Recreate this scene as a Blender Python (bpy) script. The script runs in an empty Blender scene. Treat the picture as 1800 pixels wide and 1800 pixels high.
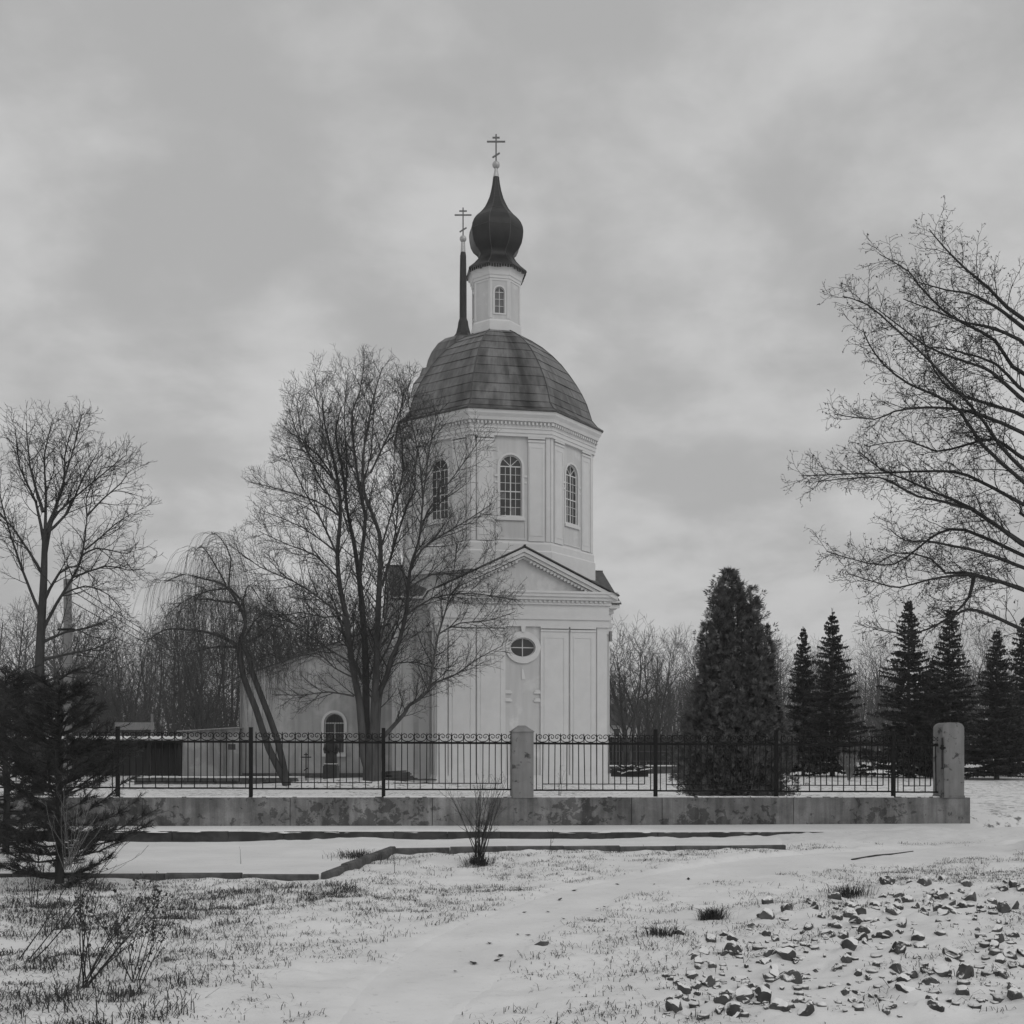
import bpy, bmesh, math, random
import numpy as np
from mathutils import Matrix, Vector

R = math.radians
scene = bpy.context.scene
col = scene.collection

# ---------------------------------------------------------------- camera
EYE = 1.7
FPX = 2000.0            # focal length in pixels of the 1800 px photograph
HOR = 1318.0            # horizon row
cam_d = bpy.data.cameras.new("camera")
cam = bpy.data.objects.new("camera", cam_d)
col.objects.link(cam)
cam.location = (0, 0, EYE)
cam.rotation_euler = (R(90), 0, 0)
cam_d.sensor_fit = 'HORIZONTAL'
cam_d.sensor_width = 36
cam_d.lens = 36 * FPX / 1800
cam_d.shift_y = (HOR - 900) / 1800
cam_d.clip_start = 0.1
cam_d.clip_end = 3000
scene.camera = cam

# ---------------------------------------------------------------- world, sun, exposure
SUN_EL, SUN_AZ = R(38), R(140)     # azimuth clockwise from +Y: behind the camera on the right
world = bpy.data.worlds.new("World")
scene.world = world
world.use_nodes = True
wn, wl = world.node_tree.nodes, world.node_tree.links
wn.clear()
w_out = wn.new('ShaderNodeOutputWorld')
w_bg = wn.new('ShaderNodeBackground')
w_bg.inputs['Strength'].default_value = 0.1
sky = wn.new('ShaderNodeTexSky')
sky.sky_type = 'NISHITA'
sky.sun_disc = False
sky.sun_elevation = SUN_EL
sky.sun_rotation = SUN_AZ
sky.dust_density = 3.0
bw = wn.new('ShaderNodeRGBToBW')
wl.new(sky.outputs[0], bw.inputs[0])
tc = wn.new('ShaderNodeTexCoord')
sep = wn.new('ShaderNodeSeparateXYZ')
wl.new(tc.outputs['Generated'], sep.inputs[0])


def wmath(op, a, b=None, clamp=False):
    n = wn.new('ShaderNodeMath')
    n.operation = op
    n.use_clamp = clamp
    for i, v in enumerate((a, b)):
        if v is None:
            continue
        if isinstance(v, (int, float)):
            n.inputs[i].default_value = v
        else:
            wl.new(v, n.inputs[i])
    return n.outputs[0]


zc = wmath('MAXIMUM', sep.outputs[2], 0.0)
den = wmath('ADD', zc, 0.30)
uu = wmath('DIVIDE', sep.outputs[0], den)
vv = wmath('DIVIDE', sep.outputs[1], den)
comb = wn.new('ShaderNodeCombineXYZ')
wl.new(uu, comb.inputs[0])
wl.new(vv, comb.inputs[1])
comb.inputs[2].default_value = 3.7


def wnoise(scale, detail, rough, dist):
    n = wn.new('ShaderNodeTexNoise')
    n.inputs['Scale'].default_value = scale
    n.inputs['Detail'].default_value = detail
    n.inputs['Roughness'].default_value = rough
    n.inputs['Distortion'].default_value = dist
    wl.new(comb.outputs[0], n.inputs['Vector'])
    return n.outputs[0]


n_big = wnoise(1.7, 4, 0.5, 0.3)
n_mid = wnoise(5.2, 9, 0.57, 0.15)
cl = wmath('ADD', wmath('MULTIPLY', n_big, 0.50), wmath('MULTIPLY', n_mid, 0.50))
# broad bright breaks and dark banks of the overcast, by direction
for bx_, by_, sg, amp in ((430, 590, 85, .05), (560, 570, 60, .03), (1180, 575, 70, .055), (1290, 470, 60, .03), (560, 215, 110, .06), (200, 180, 90, .04), (1080, 1000, 150, .05), (1350, 1010, 120, .05), (330, 960, 90, .05),
                          (330, 470, 90, -.09), (420, 480, 80, -.06), (640, 330, 110, -.05), (760, 300, 90, -.03), (520, 430, 60, -.05), (620, 520, 60, -.04), (250, 400, 80, -.05), (1260, 860, 100, -.09), (1480, 480, 80, -.06), (1020, 480, 60, -.04), (1150, 760, 80, -.04), (330, 830, 70, -.08), (300, 800, 60, -.04), (1400, 300, 110, -.06), (1000, 330, 100, -.05)):
    cd_ = Vector(((bx_ - 900) / FPX, 1.0, (HOR - by_) / FPX)).normalized()
    dp_ = wn.new('ShaderNodeVectorMath'); dp_.operation = 'DOT_PRODUCT'
    wl.new(tc.outputs['Generated'], dp_.inputs[0]); dp_.inputs[1].default_value = cd_
    kk_ = (FPX / sg) ** 2 / (1 + ((HOR - by_) / FPX) ** 2)
    g_ = wmath('EXPONENT', wmath('MULTIPLY', wmath('SUBTRACT', dp_.outputs['Value'], 1.0), kk_))
    cl = wmath('ADD', cl, wmath('MULTIPLY', g_, amp))
ramp = wn.new('ShaderNodeMapRange')
ramp.interpolation_type = 'SMOOTHSTEP'
ramp.inputs[1].default_value = 0.38
ramp.inputs[2].default_value = 0.62
ramp.inputs[3].default_value = 3.8
ramp.inputs[4].default_value = 5.25
wl.new(cl, ramp.inputs[0])
mixw = wn.new('ShaderNodeMix')
mixw.data_type = 'FLOAT'
mixw.inputs[0].default_value = 0.92          # cloud cover over the clear sky
wl.new(bw.outputs[0], mixw.inputs[2])
wl.new(ramp.outputs[0], mixw.inputs[3])
wl.new(mixw.outputs[0], w_bg.inputs[0])
wl.new(w_bg.outputs[0], w_out.inputs[0])

sun_d = bpy.data.lights.new("sun", 'SUN')
sun_d.energy = 0.5
sun_d.angle = R(35)
sun_d.color = (1.0, 0.99, 0.98)
sun = bpy.data.objects.new("sun", sun_d)
col.objects.link(sun)
sdir = Vector((math.sin(SUN_AZ) * math.cos(SUN_EL), math.cos(SUN_AZ) * math.cos(SUN_EL), math.sin(SUN_EL)))
sun.rotation_euler = sdir.to_track_quat('Z', 'Y').to_euler()
sun.location = (20, -20, 40)

scene.view_settings.view_transform = 'Standard'
scene.view_settings.look = 'None'
scene.view_settings.exposure = 0.24
scene.view_settings.gamma = 1.0
scene.view_settings.use_curve_mapping = False
scene.cycles.max_bounces = 6
scene.cycles.diffuse_bounces = 3
scene.cycles.transparent_max_bounces = 4


def P(px, py, Y):
    """point at depth Y seen at pixel (px, py) of the photograph"""
    return ((px - 900) / FPX * Y, Y, EYE + (HOR - py) / FPX * Y)


def G(px, py, z=0.0):
    """point of the plane at height z seen at a pixel"""
    Y = (EYE - z) * FPX / (py - HOR)
    return ((px - 900) / FPX * Y, Y)


# ---------------------------------------------------------------- tagging and mesh helpers
def tag(o, label=None, cat=None, group=None, kind=None):
    if label: o['label'] = label
    if cat: o['category'] = cat
    if group: o['group'] = group
    if kind: o['kind'] = kind
    return o


def empty(name, loc=(0, 0, 0), rz=0.0, label=None, cat=None, group=None):
    o = bpy.data.objects.new(name, None)
    o.empty_display_size = 0.3
    col.objects.link(o)
    o.location = loc
    o.rotation_euler = (0, 0, rz)
    return tag(o, label, cat, group)


def link(name, mesh, mat=None, parent=None):
    o = bpy.data.objects.new(name, mesh)
    col.objects.link(o)
    if mat is not None and not mesh.materials:
        mesh.materials.append(mat)
    if parent is not None:
        o.parent = parent
    return o


def np_mesh(name, V, F, smooth=False):
    """V (n,3); F: list of (m,k) index arrays"""
    me = bpy.data.meshes.new(name)
    V = np.asarray(V, dtype=np.float32)
    F = [np.asarray(f, dtype=np.int32) for f in F if len(f)]
    me.vertices.add(len(V))
    me.vertices.foreach_set('co', V.ravel())
    idx = np.concatenate([f.ravel() for f in F])
    tot = np.concatenate([np.full(len(f), f.shape[1], dtype=np.int32) for f in F])
    start = np.concatenate([[0], np.cumsum(tot)[:-1]]).astype(np.int32)
    me.loops.add(len(idx))
    me.loops.foreach_set('vertex_index', idx)
    me.polygons.add(len(tot))
    me.polygons.foreach_set('loop_start', start)
    if smooth:
        me.polygons.foreach_set('use_smooth', np.ones(len(tot), dtype=bool))
    me.update(calc_edges=True)
    return me


class MB:
    """collects shapes and links them as ONE mesh object"""
    def __init__(self, M=None):
        self.v, self.f, self.M = [], [], M

    def add(self, verts, faces):
        b = len(self.v)
        if self.M is not None:
            verts = [tuple(self.M @ Vector(p)) for p in verts]
        self.v.extend(verts)
        self.f.extend([tuple(b + i for i in f) for f in faces])

    def box(self, x0, x1, y0, y1, z0, z1):
        self.add([(x0, y0, z0), (x1, y0, z0), (x1, y1, z0), (x0, y1, z0),
                  (x0, y0, z1), (x1, y0, z1), (x1, y1, z1), (x0, y1, z1)],
                 [(0, 3, 2, 1), (4, 5, 6, 7), (0, 1, 5, 4), (1, 2, 6, 5), (2, 3, 7, 6), (3, 0, 4, 7)])
        return self

    def prism(self, poly, y0, y1):
        """polygon in (x, z), counter-clockwise seen from -y, extruded from y0 to y1"""
        n = len(poly)
        v = [(x, y0, z) for x, z in poly] + [(x, y1, z) for x, z in poly]
        f = [tuple(range(n)), tuple(range(2 * n - 1, n - 1, -1))]
        f += [(i, i + n, (i + 1) % n + n, (i + 1) % n) for i in range(n)]
        self.add(v, f)
        return self

    def lathe(self, prof, n, phase=0.0, k=1.0, cx=0.0, cy=0.0, cap=True):
        """prof: list of (radius, z)"""
        v, f = [], []
        for r, z in prof:
            for i in range(n):
                a = phase + 2 * math.pi * i / n
                v.append((cx + r * k * math.cos(a), cy + r * k * math.sin(a), z))
        for j in range(len(prof) - 1):
            for i in range(n):
                i2 = (i + 1) % n
                f.append((j * n + i, j * n + i2, (j + 1) * n + i2, (j + 1) * n + i))
        if cap:
            f.append(tuple(range(n - 1, -1, -1)))
            m = (len(prof) - 1) * n
            f.append(tuple(m + i for i in range(n)))
        self.add(v, f)
        return self

    def tube(self, pts, rad, sides=6):
        V, F = tubes([pts], [[rad] * len(pts) if isinstance(rad, (int, float)) else rad], sides)
        self.add([tuple(p) for p in V.tolist()], [tuple(q) for q in F.tolist()])
        return self

    def holed(self, outer, holes, y, depth, reveal=True):
        """wall face in the (x, z) plane at y with holes; reveals run inward (+y) by depth"""
        bm = bmesh.new()
        edges = []
        for loop in [outer] + holes:
            vs = [bm.verts.new((p[0], 0, p[1])) for p in loop]
            for i in range(len(vs)):
                edges.append(bm.edges.new((vs[i], vs[(i + 1) % len(vs)])))
        bmesh.ops.triangle_fill(bm, use_beauty=True, use_dissolve=False, edges=edges, normal=(0, -1, 0))
        bm.verts.index_update()
        v = [(p.co.x, y, p.co.z) for p in bm.verts]
        f = []
        for fc in bm.faces:
            ids = [p.index for p in fc.verts]
            if fc.normal.y > 0: ids.reverse()
            f.append(tuple(ids))
        bm.free()
        self.add(v, f)
        if reveal:
            for h in holes:
                n = len(h)
                self.add([(x, y, z) for x, z in h] + [(x, y + depth, z) for x, z in h],
                         [(i, (i + 1) % n, (i + 1) % n + n, i + n) for i in range(n)])
        return self

    def build(self, name, mat, parent=None, smooth=False):
        me = bpy.data.meshes.new(name)
        me.from_pydata(self.v, [], self.f)
        if smooth:
            me.polygons.foreach_set('use_smooth', [True] * len(me.polygons))
        me.update()
        return link(name, me, mat, parent)


def tubes(PTS, RAD, sides):
    """many tubes of the same point count -> V, F"""
    P_ = np.asarray(PTS, dtype=np.float64)
    r = np.asarray(RAD, dtype=np.float64)
    B, n, _ = P_.shape
    T = np.empty_like(P_)
    T[:, 1:-1] = P_[:, 2:] - P_[:, :-2]
    T[:, 0] = P_[:, 1] - P_[:, 0]
    T[:, -1] = P_[:, -1] - P_[:, -2]
    T /= np.linalg.norm(T, axis=2, keepdims=True) + 1e-9
    ref = np.where(np.abs(T[:, :1, 2:3]) > 0.9, np.array([1.0, 0.13, 0]), np.array([0.05, 0.02, 1.0]))
    ref = np.broadcast_to(ref, T.shape)
    U = np.cross(T, ref)
    U /= np.linalg.norm(U, axis=2, keepdims=True) + 1e-9
    W = np.cross(T, U)
    a = np.arange(sides) * 2 * math.pi / sides
    V = P_[:, :, None, :] + r[:, :, None, None] * (np.cos(a)[None, None, :, None] * U[:, :, None, :] + np.sin(a)[None, None, :, None] * W[:, :, None, :])
    V = V.reshape(-1, 3)
    base = (np.arange(B) * n * sides)[:, None, None] + (np.arange(n - 1) * sides)[None, :, None]
    i = np.arange(sides)[None, None, :]
    i2 = (i + 1) % sides
    F = np.stack(np.broadcast_arrays(base + i, base + i2, base + sides + i2, base + sides + i), axis=-1).reshape(-1, 4)
    return V, F


def chains_mesh(name, chains, sides_of):
    """chains: list of (level, pts, radii)"""
    groups = {}
    for lv, p, r in chains:
        groups.setdefault((len(p), sides_of(lv)), []).append((p, r))
    VS, FS, off = [], [], 0
    for (n, s), lst in groups.items():
        if n < 2: continue
        V, F = tubes([c[0] for c in lst], [c[1] for c in lst], s)
        VS.append(V); FS.append(F + off); off += len(V)
    return np_mesh(name, np.concatenate(VS), FS, smooth=True)


# lattice noise for shaping terrain
_nr = np.random.RandomState(5)
_lat = _nr.rand(256, 256)


def vnoise(x, y, s, sx=0, sy=0):
    x = np.asarray(x, dtype=np.float64) / s + 50 + sx
    y = np.asarray(y, dtype=np.float64) / s + 50 + sy
    xi, yi = np.floor(x).astype(int), np.floor(y).astype(int)
    fx, fy = x - xi, y - yi
    fx, fy = fx * fx * (3 - 2 * fx), fy * fy * (3 - 2 * fy)
    g = lambda a, b: _lat[a % 256, b % 256]
    return (g(xi, yi) * (1 - fx) + g(xi + 1, yi) * fx) * (1 - fy) + (g(xi, yi + 1) * (1 - fx) + g(xi + 1, yi + 1) * fx) * fy - 0.5


def sstep(a, b, x):
    t = np.clip((np.asarray(x, dtype=np.float64) - a) / (b - a), 0, 1)
    return t * t * (3 - 2 * t)


# ---------------------------------------------------------------- materials
def new_mat(name):
    m = bpy.data.materials.new(name)
    m.use_nodes = True
    return m, m.node_tree.nodes, m.node_tree.links, m.node_tree.nodes['Principled BSDF']


def mat(name, v, rough=0.8, var=0.0, scale=4.0, stretch=(1, 1, 1), bump=0.0, bscale=30.0, spec=0.3, metal=0.0, coord='Object', per_obj=0.0, detail=5):
    """grey material: value v varied by +-var with noise"""
    m, n, l, b = new_mat(name)
    b.inputs['Roughness'].default_value = rough
    b.inputs['Specular IOR Level'].default_value = spec
    b.inputs['Metallic'].default_value = metal
    b.inputs['Base Color'].default_value = (v, v, v * 1.01, 1)
    if var or bump:
        t = n.new('ShaderNodeTexCoord')
        mp = n.new('ShaderNodeMapping')
        mp.inputs['Scale'].default_value = stretch
        l.new(t.outputs[coord], mp.inputs[0])
    if var:
        nz = n.new('ShaderNodeTexNoise')
        nz.inputs['Scale'].default_value = scale
        nz.inputs['Detail'].default_value = detail
        nz.inputs['Roughness'].default_value = 0.6
        l.new(mp.outputs[0], nz.inputs['Vector'])
        mr = n.new('ShaderNodeMapRange')
        mr.inputs[1].default_value = 0.25
        mr.inputs[2].default_value = 0.75
        mr.inputs[3].default_value = max(0.005, v - var)
        mr.inputs[4].default_value = v + var
        l.new(nz.outputs[0], mr.inputs[0])
        val = mr.outputs[0]
        if per_obj:
            oi = n.new('ShaderNodeObjectInfo')
            mr2 = n.new('ShaderNodeMapRange')
            mr2.inputs[3].default_value = 1 - per_obj
            mr2.inputs[4].default_value = 1 + per_obj
            l.new(oi.outputs['Random'], mr2.inputs[0])
            mm = n.new('ShaderNodeMath'); mm.operation = 'MULTIPLY'
            l.new(val, mm.inputs[0]); l.new(mr2.outputs[0], mm.inputs[1])
            val = mm.outputs[0]
        l.new(val, b.inputs['Base Color'])
    if bump:
        nb = n.new('ShaderNodeTexNoise')
        nb.inputs['Scale'].default_value = bscale
        nb.inputs['Detail'].default_value = 4
        l.new(mp.outputs[0], nb.inputs['Vector'])
        bp = n.new('ShaderNodeBump')
        bp.inputs['Strength'].default_value = bump
        bp.inputs['Distance'].default_value = 0.02
        l.new(nb.outputs[0], bp.inputs['Height'])
        l.new(bp.outputs[0], b.inputs['Normal'])
    return m


def stained(name, v_hi, v_lo, scale, thr, soft, streak=0.34, bump=0.3, rough=0.9, spread=None):
    """plaster or concrete with dark peeled patches and rain streaks"""
    m, n, l, b = new_mat(name)
    b.inputs['Roughness'].default_value = rough
    b.inputs['Specular IOR Level'].default_value = 0.2
    spread = .18 if spread is None and streak and streak > .3 else (.05 if spread is None else spread)
    t = n.new('ShaderNodeTexCoord')

    def noise(sc, stretch, det, rg=0.6, dist=0.0):
        mp = n.new('ShaderNodeMapping'); mp.inputs['Scale'].default_value = stretch
        l.new(t.outputs['Object'], mp.inputs[0])
        z = n.new('ShaderNodeTexNoise')
        z.inputs['Scale'].default_value = sc; z.inputs['Detail'].default_value = det
        z.inputs['Roughness'].default_value = rg; z.inputs['Distortion'].default_value = dist
        l.new(mp.outputs[0], z.inputs['Vector'])
        return z.outputs[0]

    def rng(x, a, b_, c, d):
        q = n.new('ShaderNodeMapRange')
        q.inputs[1].default_value = a; q.inputs[2].default_value = b_
        q.inputs[3].default_value = c; q.inputs[4].default_value = d
        l.new(x, q.inputs[0]); return q.outputs[0]

    def mul(a, b_):
        q = n.new('ShaderNodeMath'); q.operation = 'MULTIPLY'
        l.new(a, q.inputs[0]); l.new(b_, q.inputs[1]); return q.outputs[0]
    patch = rng(noise(scale, (1, 1, 1), 9, 0.62, 0.3), thr - soft, thr + soft, 1.0, v_lo / v_hi)
    base = rng(noise(scale * 0.35, (1, 1, 1.2), 4), 0.3, 0.7, v_hi * (1 - spread), v_hi * (1 + spread * .7))
    c = mul(patch, base)
    if streak:
        c = mul(c, rng(noise(3.5, (1, 1, 0.09), 4), 0.38, 0.62, 1.06 - streak, 1.06))
    l.new(c, b.inputs['Base Color'])
    if bump:
        bp = n.new('ShaderNodeBump'); bp.inputs['Strength'].default_value = bump; bp.inputs['Distance'].default_value = 0.02
        l.new(c, bp.inputs['Height'])
        l.new(bp.outputs[0], b.inputs['Normal'])
    return m


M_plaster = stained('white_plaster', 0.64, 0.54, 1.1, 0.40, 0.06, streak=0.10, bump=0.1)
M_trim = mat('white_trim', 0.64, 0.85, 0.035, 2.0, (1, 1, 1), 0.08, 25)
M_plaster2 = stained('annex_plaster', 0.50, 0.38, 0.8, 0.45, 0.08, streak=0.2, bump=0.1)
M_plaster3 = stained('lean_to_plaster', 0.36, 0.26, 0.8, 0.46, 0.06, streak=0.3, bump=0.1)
M_roofunder = mat('roof_underlay', 0.03, 0.8)
M_iron = mat('black_iron', 0.014, 0.75, spec=0.15)
M_onion = mat('dark_sheet_metal', 0.016, 0.42, 0.008, 2.5, (1, 1, 0.6), 0.08, 5, spec=0.3, per_obj=0.2)
M_edge = mat('roof_edge_metal', 0.07, 0.5, 0.03, 6.0)
M_gilt = mat('pale_gilded_metal', 0.42, 0.35, 0.12, 20.0, metal=0.3, spec=0.5)
M_cross = mat('dull_cross_metal', 0.13, 0.4, metal=0.3, spec=0.5)
M_glass = mat('window_glass', 0.03, 0.08, spec=0.6)
M_glass_l = mat('pale_window_glass', 0.13, 0.12, spec=0.5)  # lighter glass colour for scattered panes and the drum windows
M_frame = mat('white_window_frame', 0.62, 0.6, 0.05, 5.0)
def wall_material():
    m, n, l, b = new_mat('weathered_wall_render')
    b.inputs['Roughness'].default_value = 0.92
    b.inputs['Specular IOR Level'].default_value = 0.15
    t = n.new('ShaderNodeTexCoord')
    g = n.new('ShaderNodeNewGeometry')

    def noise(sc, stretch, det, rg=0.6, dist=0.0, off=0.0):
        mp = n.new('ShaderNodeMapping'); mp.inputs['Scale'].default_value = stretch; mp.inputs['Location'].default_value = (off, off, off)
        l.new(g.outputs['Position'], mp.inputs[0])
        z = n.new('ShaderNodeTexNoise'); z.inputs['Scale'].default_value = sc; z.inputs['Detail'].default_value = det
        z.inputs['Roughness'].default_value = rg; z.inputs['Distortion'].default_value = dist
        l.new(mp.outputs[0], z.inputs['Vector']); return z.outputs[0]

    def rng(x, a, b_, c, d):
        q = n.new('ShaderNodeMapRange')
        for i_, v in enumerate((a, b_, c, d)): q.inputs[i_ + 1].default_value = v
        l.new(x, q.inputs[0]); return q.outputs[0]

    def op(o_, a, b_):
        q = n.new('ShaderNodeMath'); q.operation = o_
        for i_, v in enumerate((a, b_)):
            if isinstance(v, (int, float)): q.inputs[i_].default_value = v
            else: l.new(v, q.inputs[i_])
        return q.outputs[0]
    base = rng(noise(1.1, (1, 1, 1.4), 6, .65), 0.3, 0.7, 0.16, 0.28)
    where = rng(noise(.55, (1, 1, .6), 2, .5, 0, 5.0), 0.40, 0.60, -.07, .09)          # where the render peels
    sp_ = n.new('ShaderNodeSeparateXYZ'); l.new(g.outputs['Position'], sp_.inputs[0])
    low = rng(sp_.outputs[2], 0.2, 0.7, .05, -.02)                                     # peels more towards its foot
    ragged = op('ADD', op('ADD', noise(5.5, (1, 1, 1.1), 10, .68, .4), where), low)
    peel = rng(ragged, 0.555, 0.575, 1.0, 0.50)
    runs = rng(noise(6.0, (1, 1, .07), 6, .65, 0, 2.0), 0.36, 0.62, 0.66, 1.10)
    damp = rng(noise(1.9, (1, 1, .8), 5, .6, .2, 9.0), 0.42, 0.58, 0.74, 1.05)
    fine = rng(noise(40.0, (1, 1, 1), 3), 0.3, 0.7, 0.88, 1.1)
    c = op('MULTIPLY', op('MULTIPLY', op('MULTIPLY', base, peel), op('MULTIPLY', runs, damp)), fine)
    l.new(c, b.inputs['Base Color'])
    bp = n.new('ShaderNodeBump'); bp.inputs['Strength'].default_value = 0.5; bp.inputs['Distance'].default_value = 0.015
    l.new(peel, bp.inputs['Height']); l.new(bp.outputs[0], b.inputs['Normal'])
    return m


M_concrete = wall_material()
M_pillar = stained('pillar_render', 0.255, 0.08, 5.5, 0.60, 0.03, streak=0.3, spread=.16)
M_kerb = stained('dark_wet_concrete', 0.075, 0.045, 2.5, 0.5, 0.08, streak=0)
M_kerb2 = stained('kerbstone_concrete', 0.13, 0.07, 3.0, 0.48, 0.08, streak=0)
M_bark = mat('maple_bark', 0.075, 0.9, 0.035, 5.0, (1, 1, 0.22), 0.6, 14, spec=0.15)
M_twig = mat('twig_bark', 0.045, 0.85, 0.015, 1.5, spec=0.15)
M_bark_r = mat('dark_bark', 0.05, 0.9, 0.02, 5.0, (1, 1, 0.3), spec=0.15)
M_willow = mat('willow_twigs', 0.085, 0.85, 0.03, 1.5, spec=0.15)
M_bgtwig = mat('woodland_twigs', 0.085, 0.9, 0.03, 0.5, spec=0.1, per_obj=0.25)
M_bgbark = mat('woodland_bark', 0.08, 0.9, 0.03, 3.0, spec=0.1)
M_spruce = mat('spruce_needles', 0.045, 0.7, 0.022, 1.3, spec=0.2)
M_thuja = mat('thuja_sprays', 0.105, 0.65, 0.085, 5.5, spec=0.25)
M_pine = mat('pine_needles', 0.035, 0.6, 0.016, 3.0, spec=0.25)
M_grass = mat('dead_grass', 0.075, 0.85, 0.04, 3.0, spec=0.15)
M_leaf = mat('dead_leaf', 0.05, 0.8, 0.025, 8.0, spec=0.2)
M_stem = mat('pale_stems', 0.20, 0.85, 0.05, 3.0, spec=0.2)
M_statue = mat('dark_bronze', 0.018, 0.45, 0.008, 4.0, spec=0.5)
M_granite = mat('dark_granite', 0.03, 0.35, 0.012, 8.0, spec=0.5)
M_dark = mat('dark_boards', 0.03, 0.8, 0.012, 3.0, (1, 1, 0.3))
M_boards = mat('weathered_boards', 0.07, 0.85, 0.03, 3.0, (1, 1, 0.3))
M_sheet = mat('corrugated_sheet', 0.30, 0.5, 0.05, 3.0)
M_pole = mat('pole_concrete', 0.20, 0.8, 0.04, 4.0, (1, 1, 0.3))
M_house = mat('house_wall', 0.42, 0.85, 0.05, 2.0)
M_snowcap = mat('settled_snow', 0.84, 0.6, 0.03, 6.0, bump=0.2, bscale=10)


def dome_material():
    m, n, l, b = new_mat('dome_sheet_metal')
    b.inputs['Roughness'].default_value = 0.42
    b.inputs['Specular IOR Level'].default_value = 0.45
    t = n.new('ShaderNodeTexCoord')

    def nz(sc, stretch, det):
        mp = n.new('ShaderNodeMapping'); mp.inputs['Scale'].default_value = stretch
        l.new(t.outputs['Object'], mp.inputs[0])
        z = n.new('ShaderNodeTexNoise'); z.inputs['Scale'].default_value = sc; z.inputs['Detail'].default_value = det
        l.new(mp.outputs[0], z.inputs['Vector']); return z.outputs[0]

    def rng(x, a, b_, c, d):
        q = n.new('ShaderNodeMapRange')
        for i, v in enumerate((a, b_, c, d)): q.inputs[i + 1].default_value = v
        l.new(x, q.inputs[0]); return q.outputs[0]

    def mul(a, b_):
        q = n.new('ShaderNodeMath'); q.operation = 'MULTIPLY'
        l.new(a, q.inputs[0]); l.new(b_, q.inputs[1]); return q.outputs[0]
    sp_ = n.new('ShaderNodeSeparateXYZ'); l.new(t.outputs['Object'], sp_.inputs[0])
    at = n.new('ShaderNodeMath'); at.operation = 'ARCTAN2'
    l.new(sp_.outputs[0], at.inputs[0]); l.new(sp_.outputs[1], at.inputs[1])
    zz = n.new('ShaderNodeMath'); zz.operation = 'MULTIPLY'; l.new(sp_.outputs[2], zz.inputs[0]); zz.inputs[1].default_value = 0.07
    cv = n.new('ShaderNodeCombineXYZ'); l.new(at.outputs[0], cv.inputs[0]); l.new(zz.outputs[0], cv.inputs[1])

    def az_noise(sc, det, off):
        z = n.new('ShaderNodeTexNoise'); z.noise_dimensions = '3D'
        z.inputs['Scale'].default_value = sc; z.inputs['Detail'].default_value = det
        mp = n.new('ShaderNodeMapping'); mp.inputs['Location'].default_value = (off, 0, off)
        l.new(cv.outputs[0], mp.inputs[0]); l.new(mp.outputs[0], z.inputs['Vector']); return z.outputs[0]
    wide = rng(az_noise(6.5, 3, 1.3), 0.36, 0.52, 0.45, 1.0)
    for az0, wd, dk in ((2.98, .12, .80), (2.55, .05, .35), (-2.62, .06, .4), (3.5 - 6.2832, .05, .35)):
        q1 = n.new('ShaderNodeMath'); q1.operation = 'SUBTRACT'; l.new(at.outputs[0], q1.inputs[0]); q1.inputs[1].default_value = az0
        q2 = n.new('ShaderNodeMath'); q2.operation = 'ABSOLUTE'; l.new(q1.outputs[0], q2.inputs[0])
        edge = n.new('ShaderNodeMath'); edge.operation = 'MULTIPLY_ADD'; l.new(az_noise(18.0, 4, az0), edge.inputs[0]); edge.inputs[1].default_value = wd * 1.6; l.new(q2.outputs[0], edge.inputs[2])
        wide = mul(wide, rng(edge.outputs[0], wd * .9, wd * 2.0, 1 - dk, 1.0))
    fine = rng(az_noise(26.0, 4, 4.1), 0.32, 0.66, 0.62, 1.15)
    oi = n.new('ShaderNodeObjectInfo')
    per = rng(oi.outputs['Random'], 0, 1, 0.86, 1.14)
    base = rng(nz(1.5, (1, 1, 1), 3), 0.3, 0.7, 0.11, 0.155)
    c = mul(mul(wide, fine), mul(per, base))
    l.new(c, b.inputs['Base Color'])
    return m


M_dome = dome_material()


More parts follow.
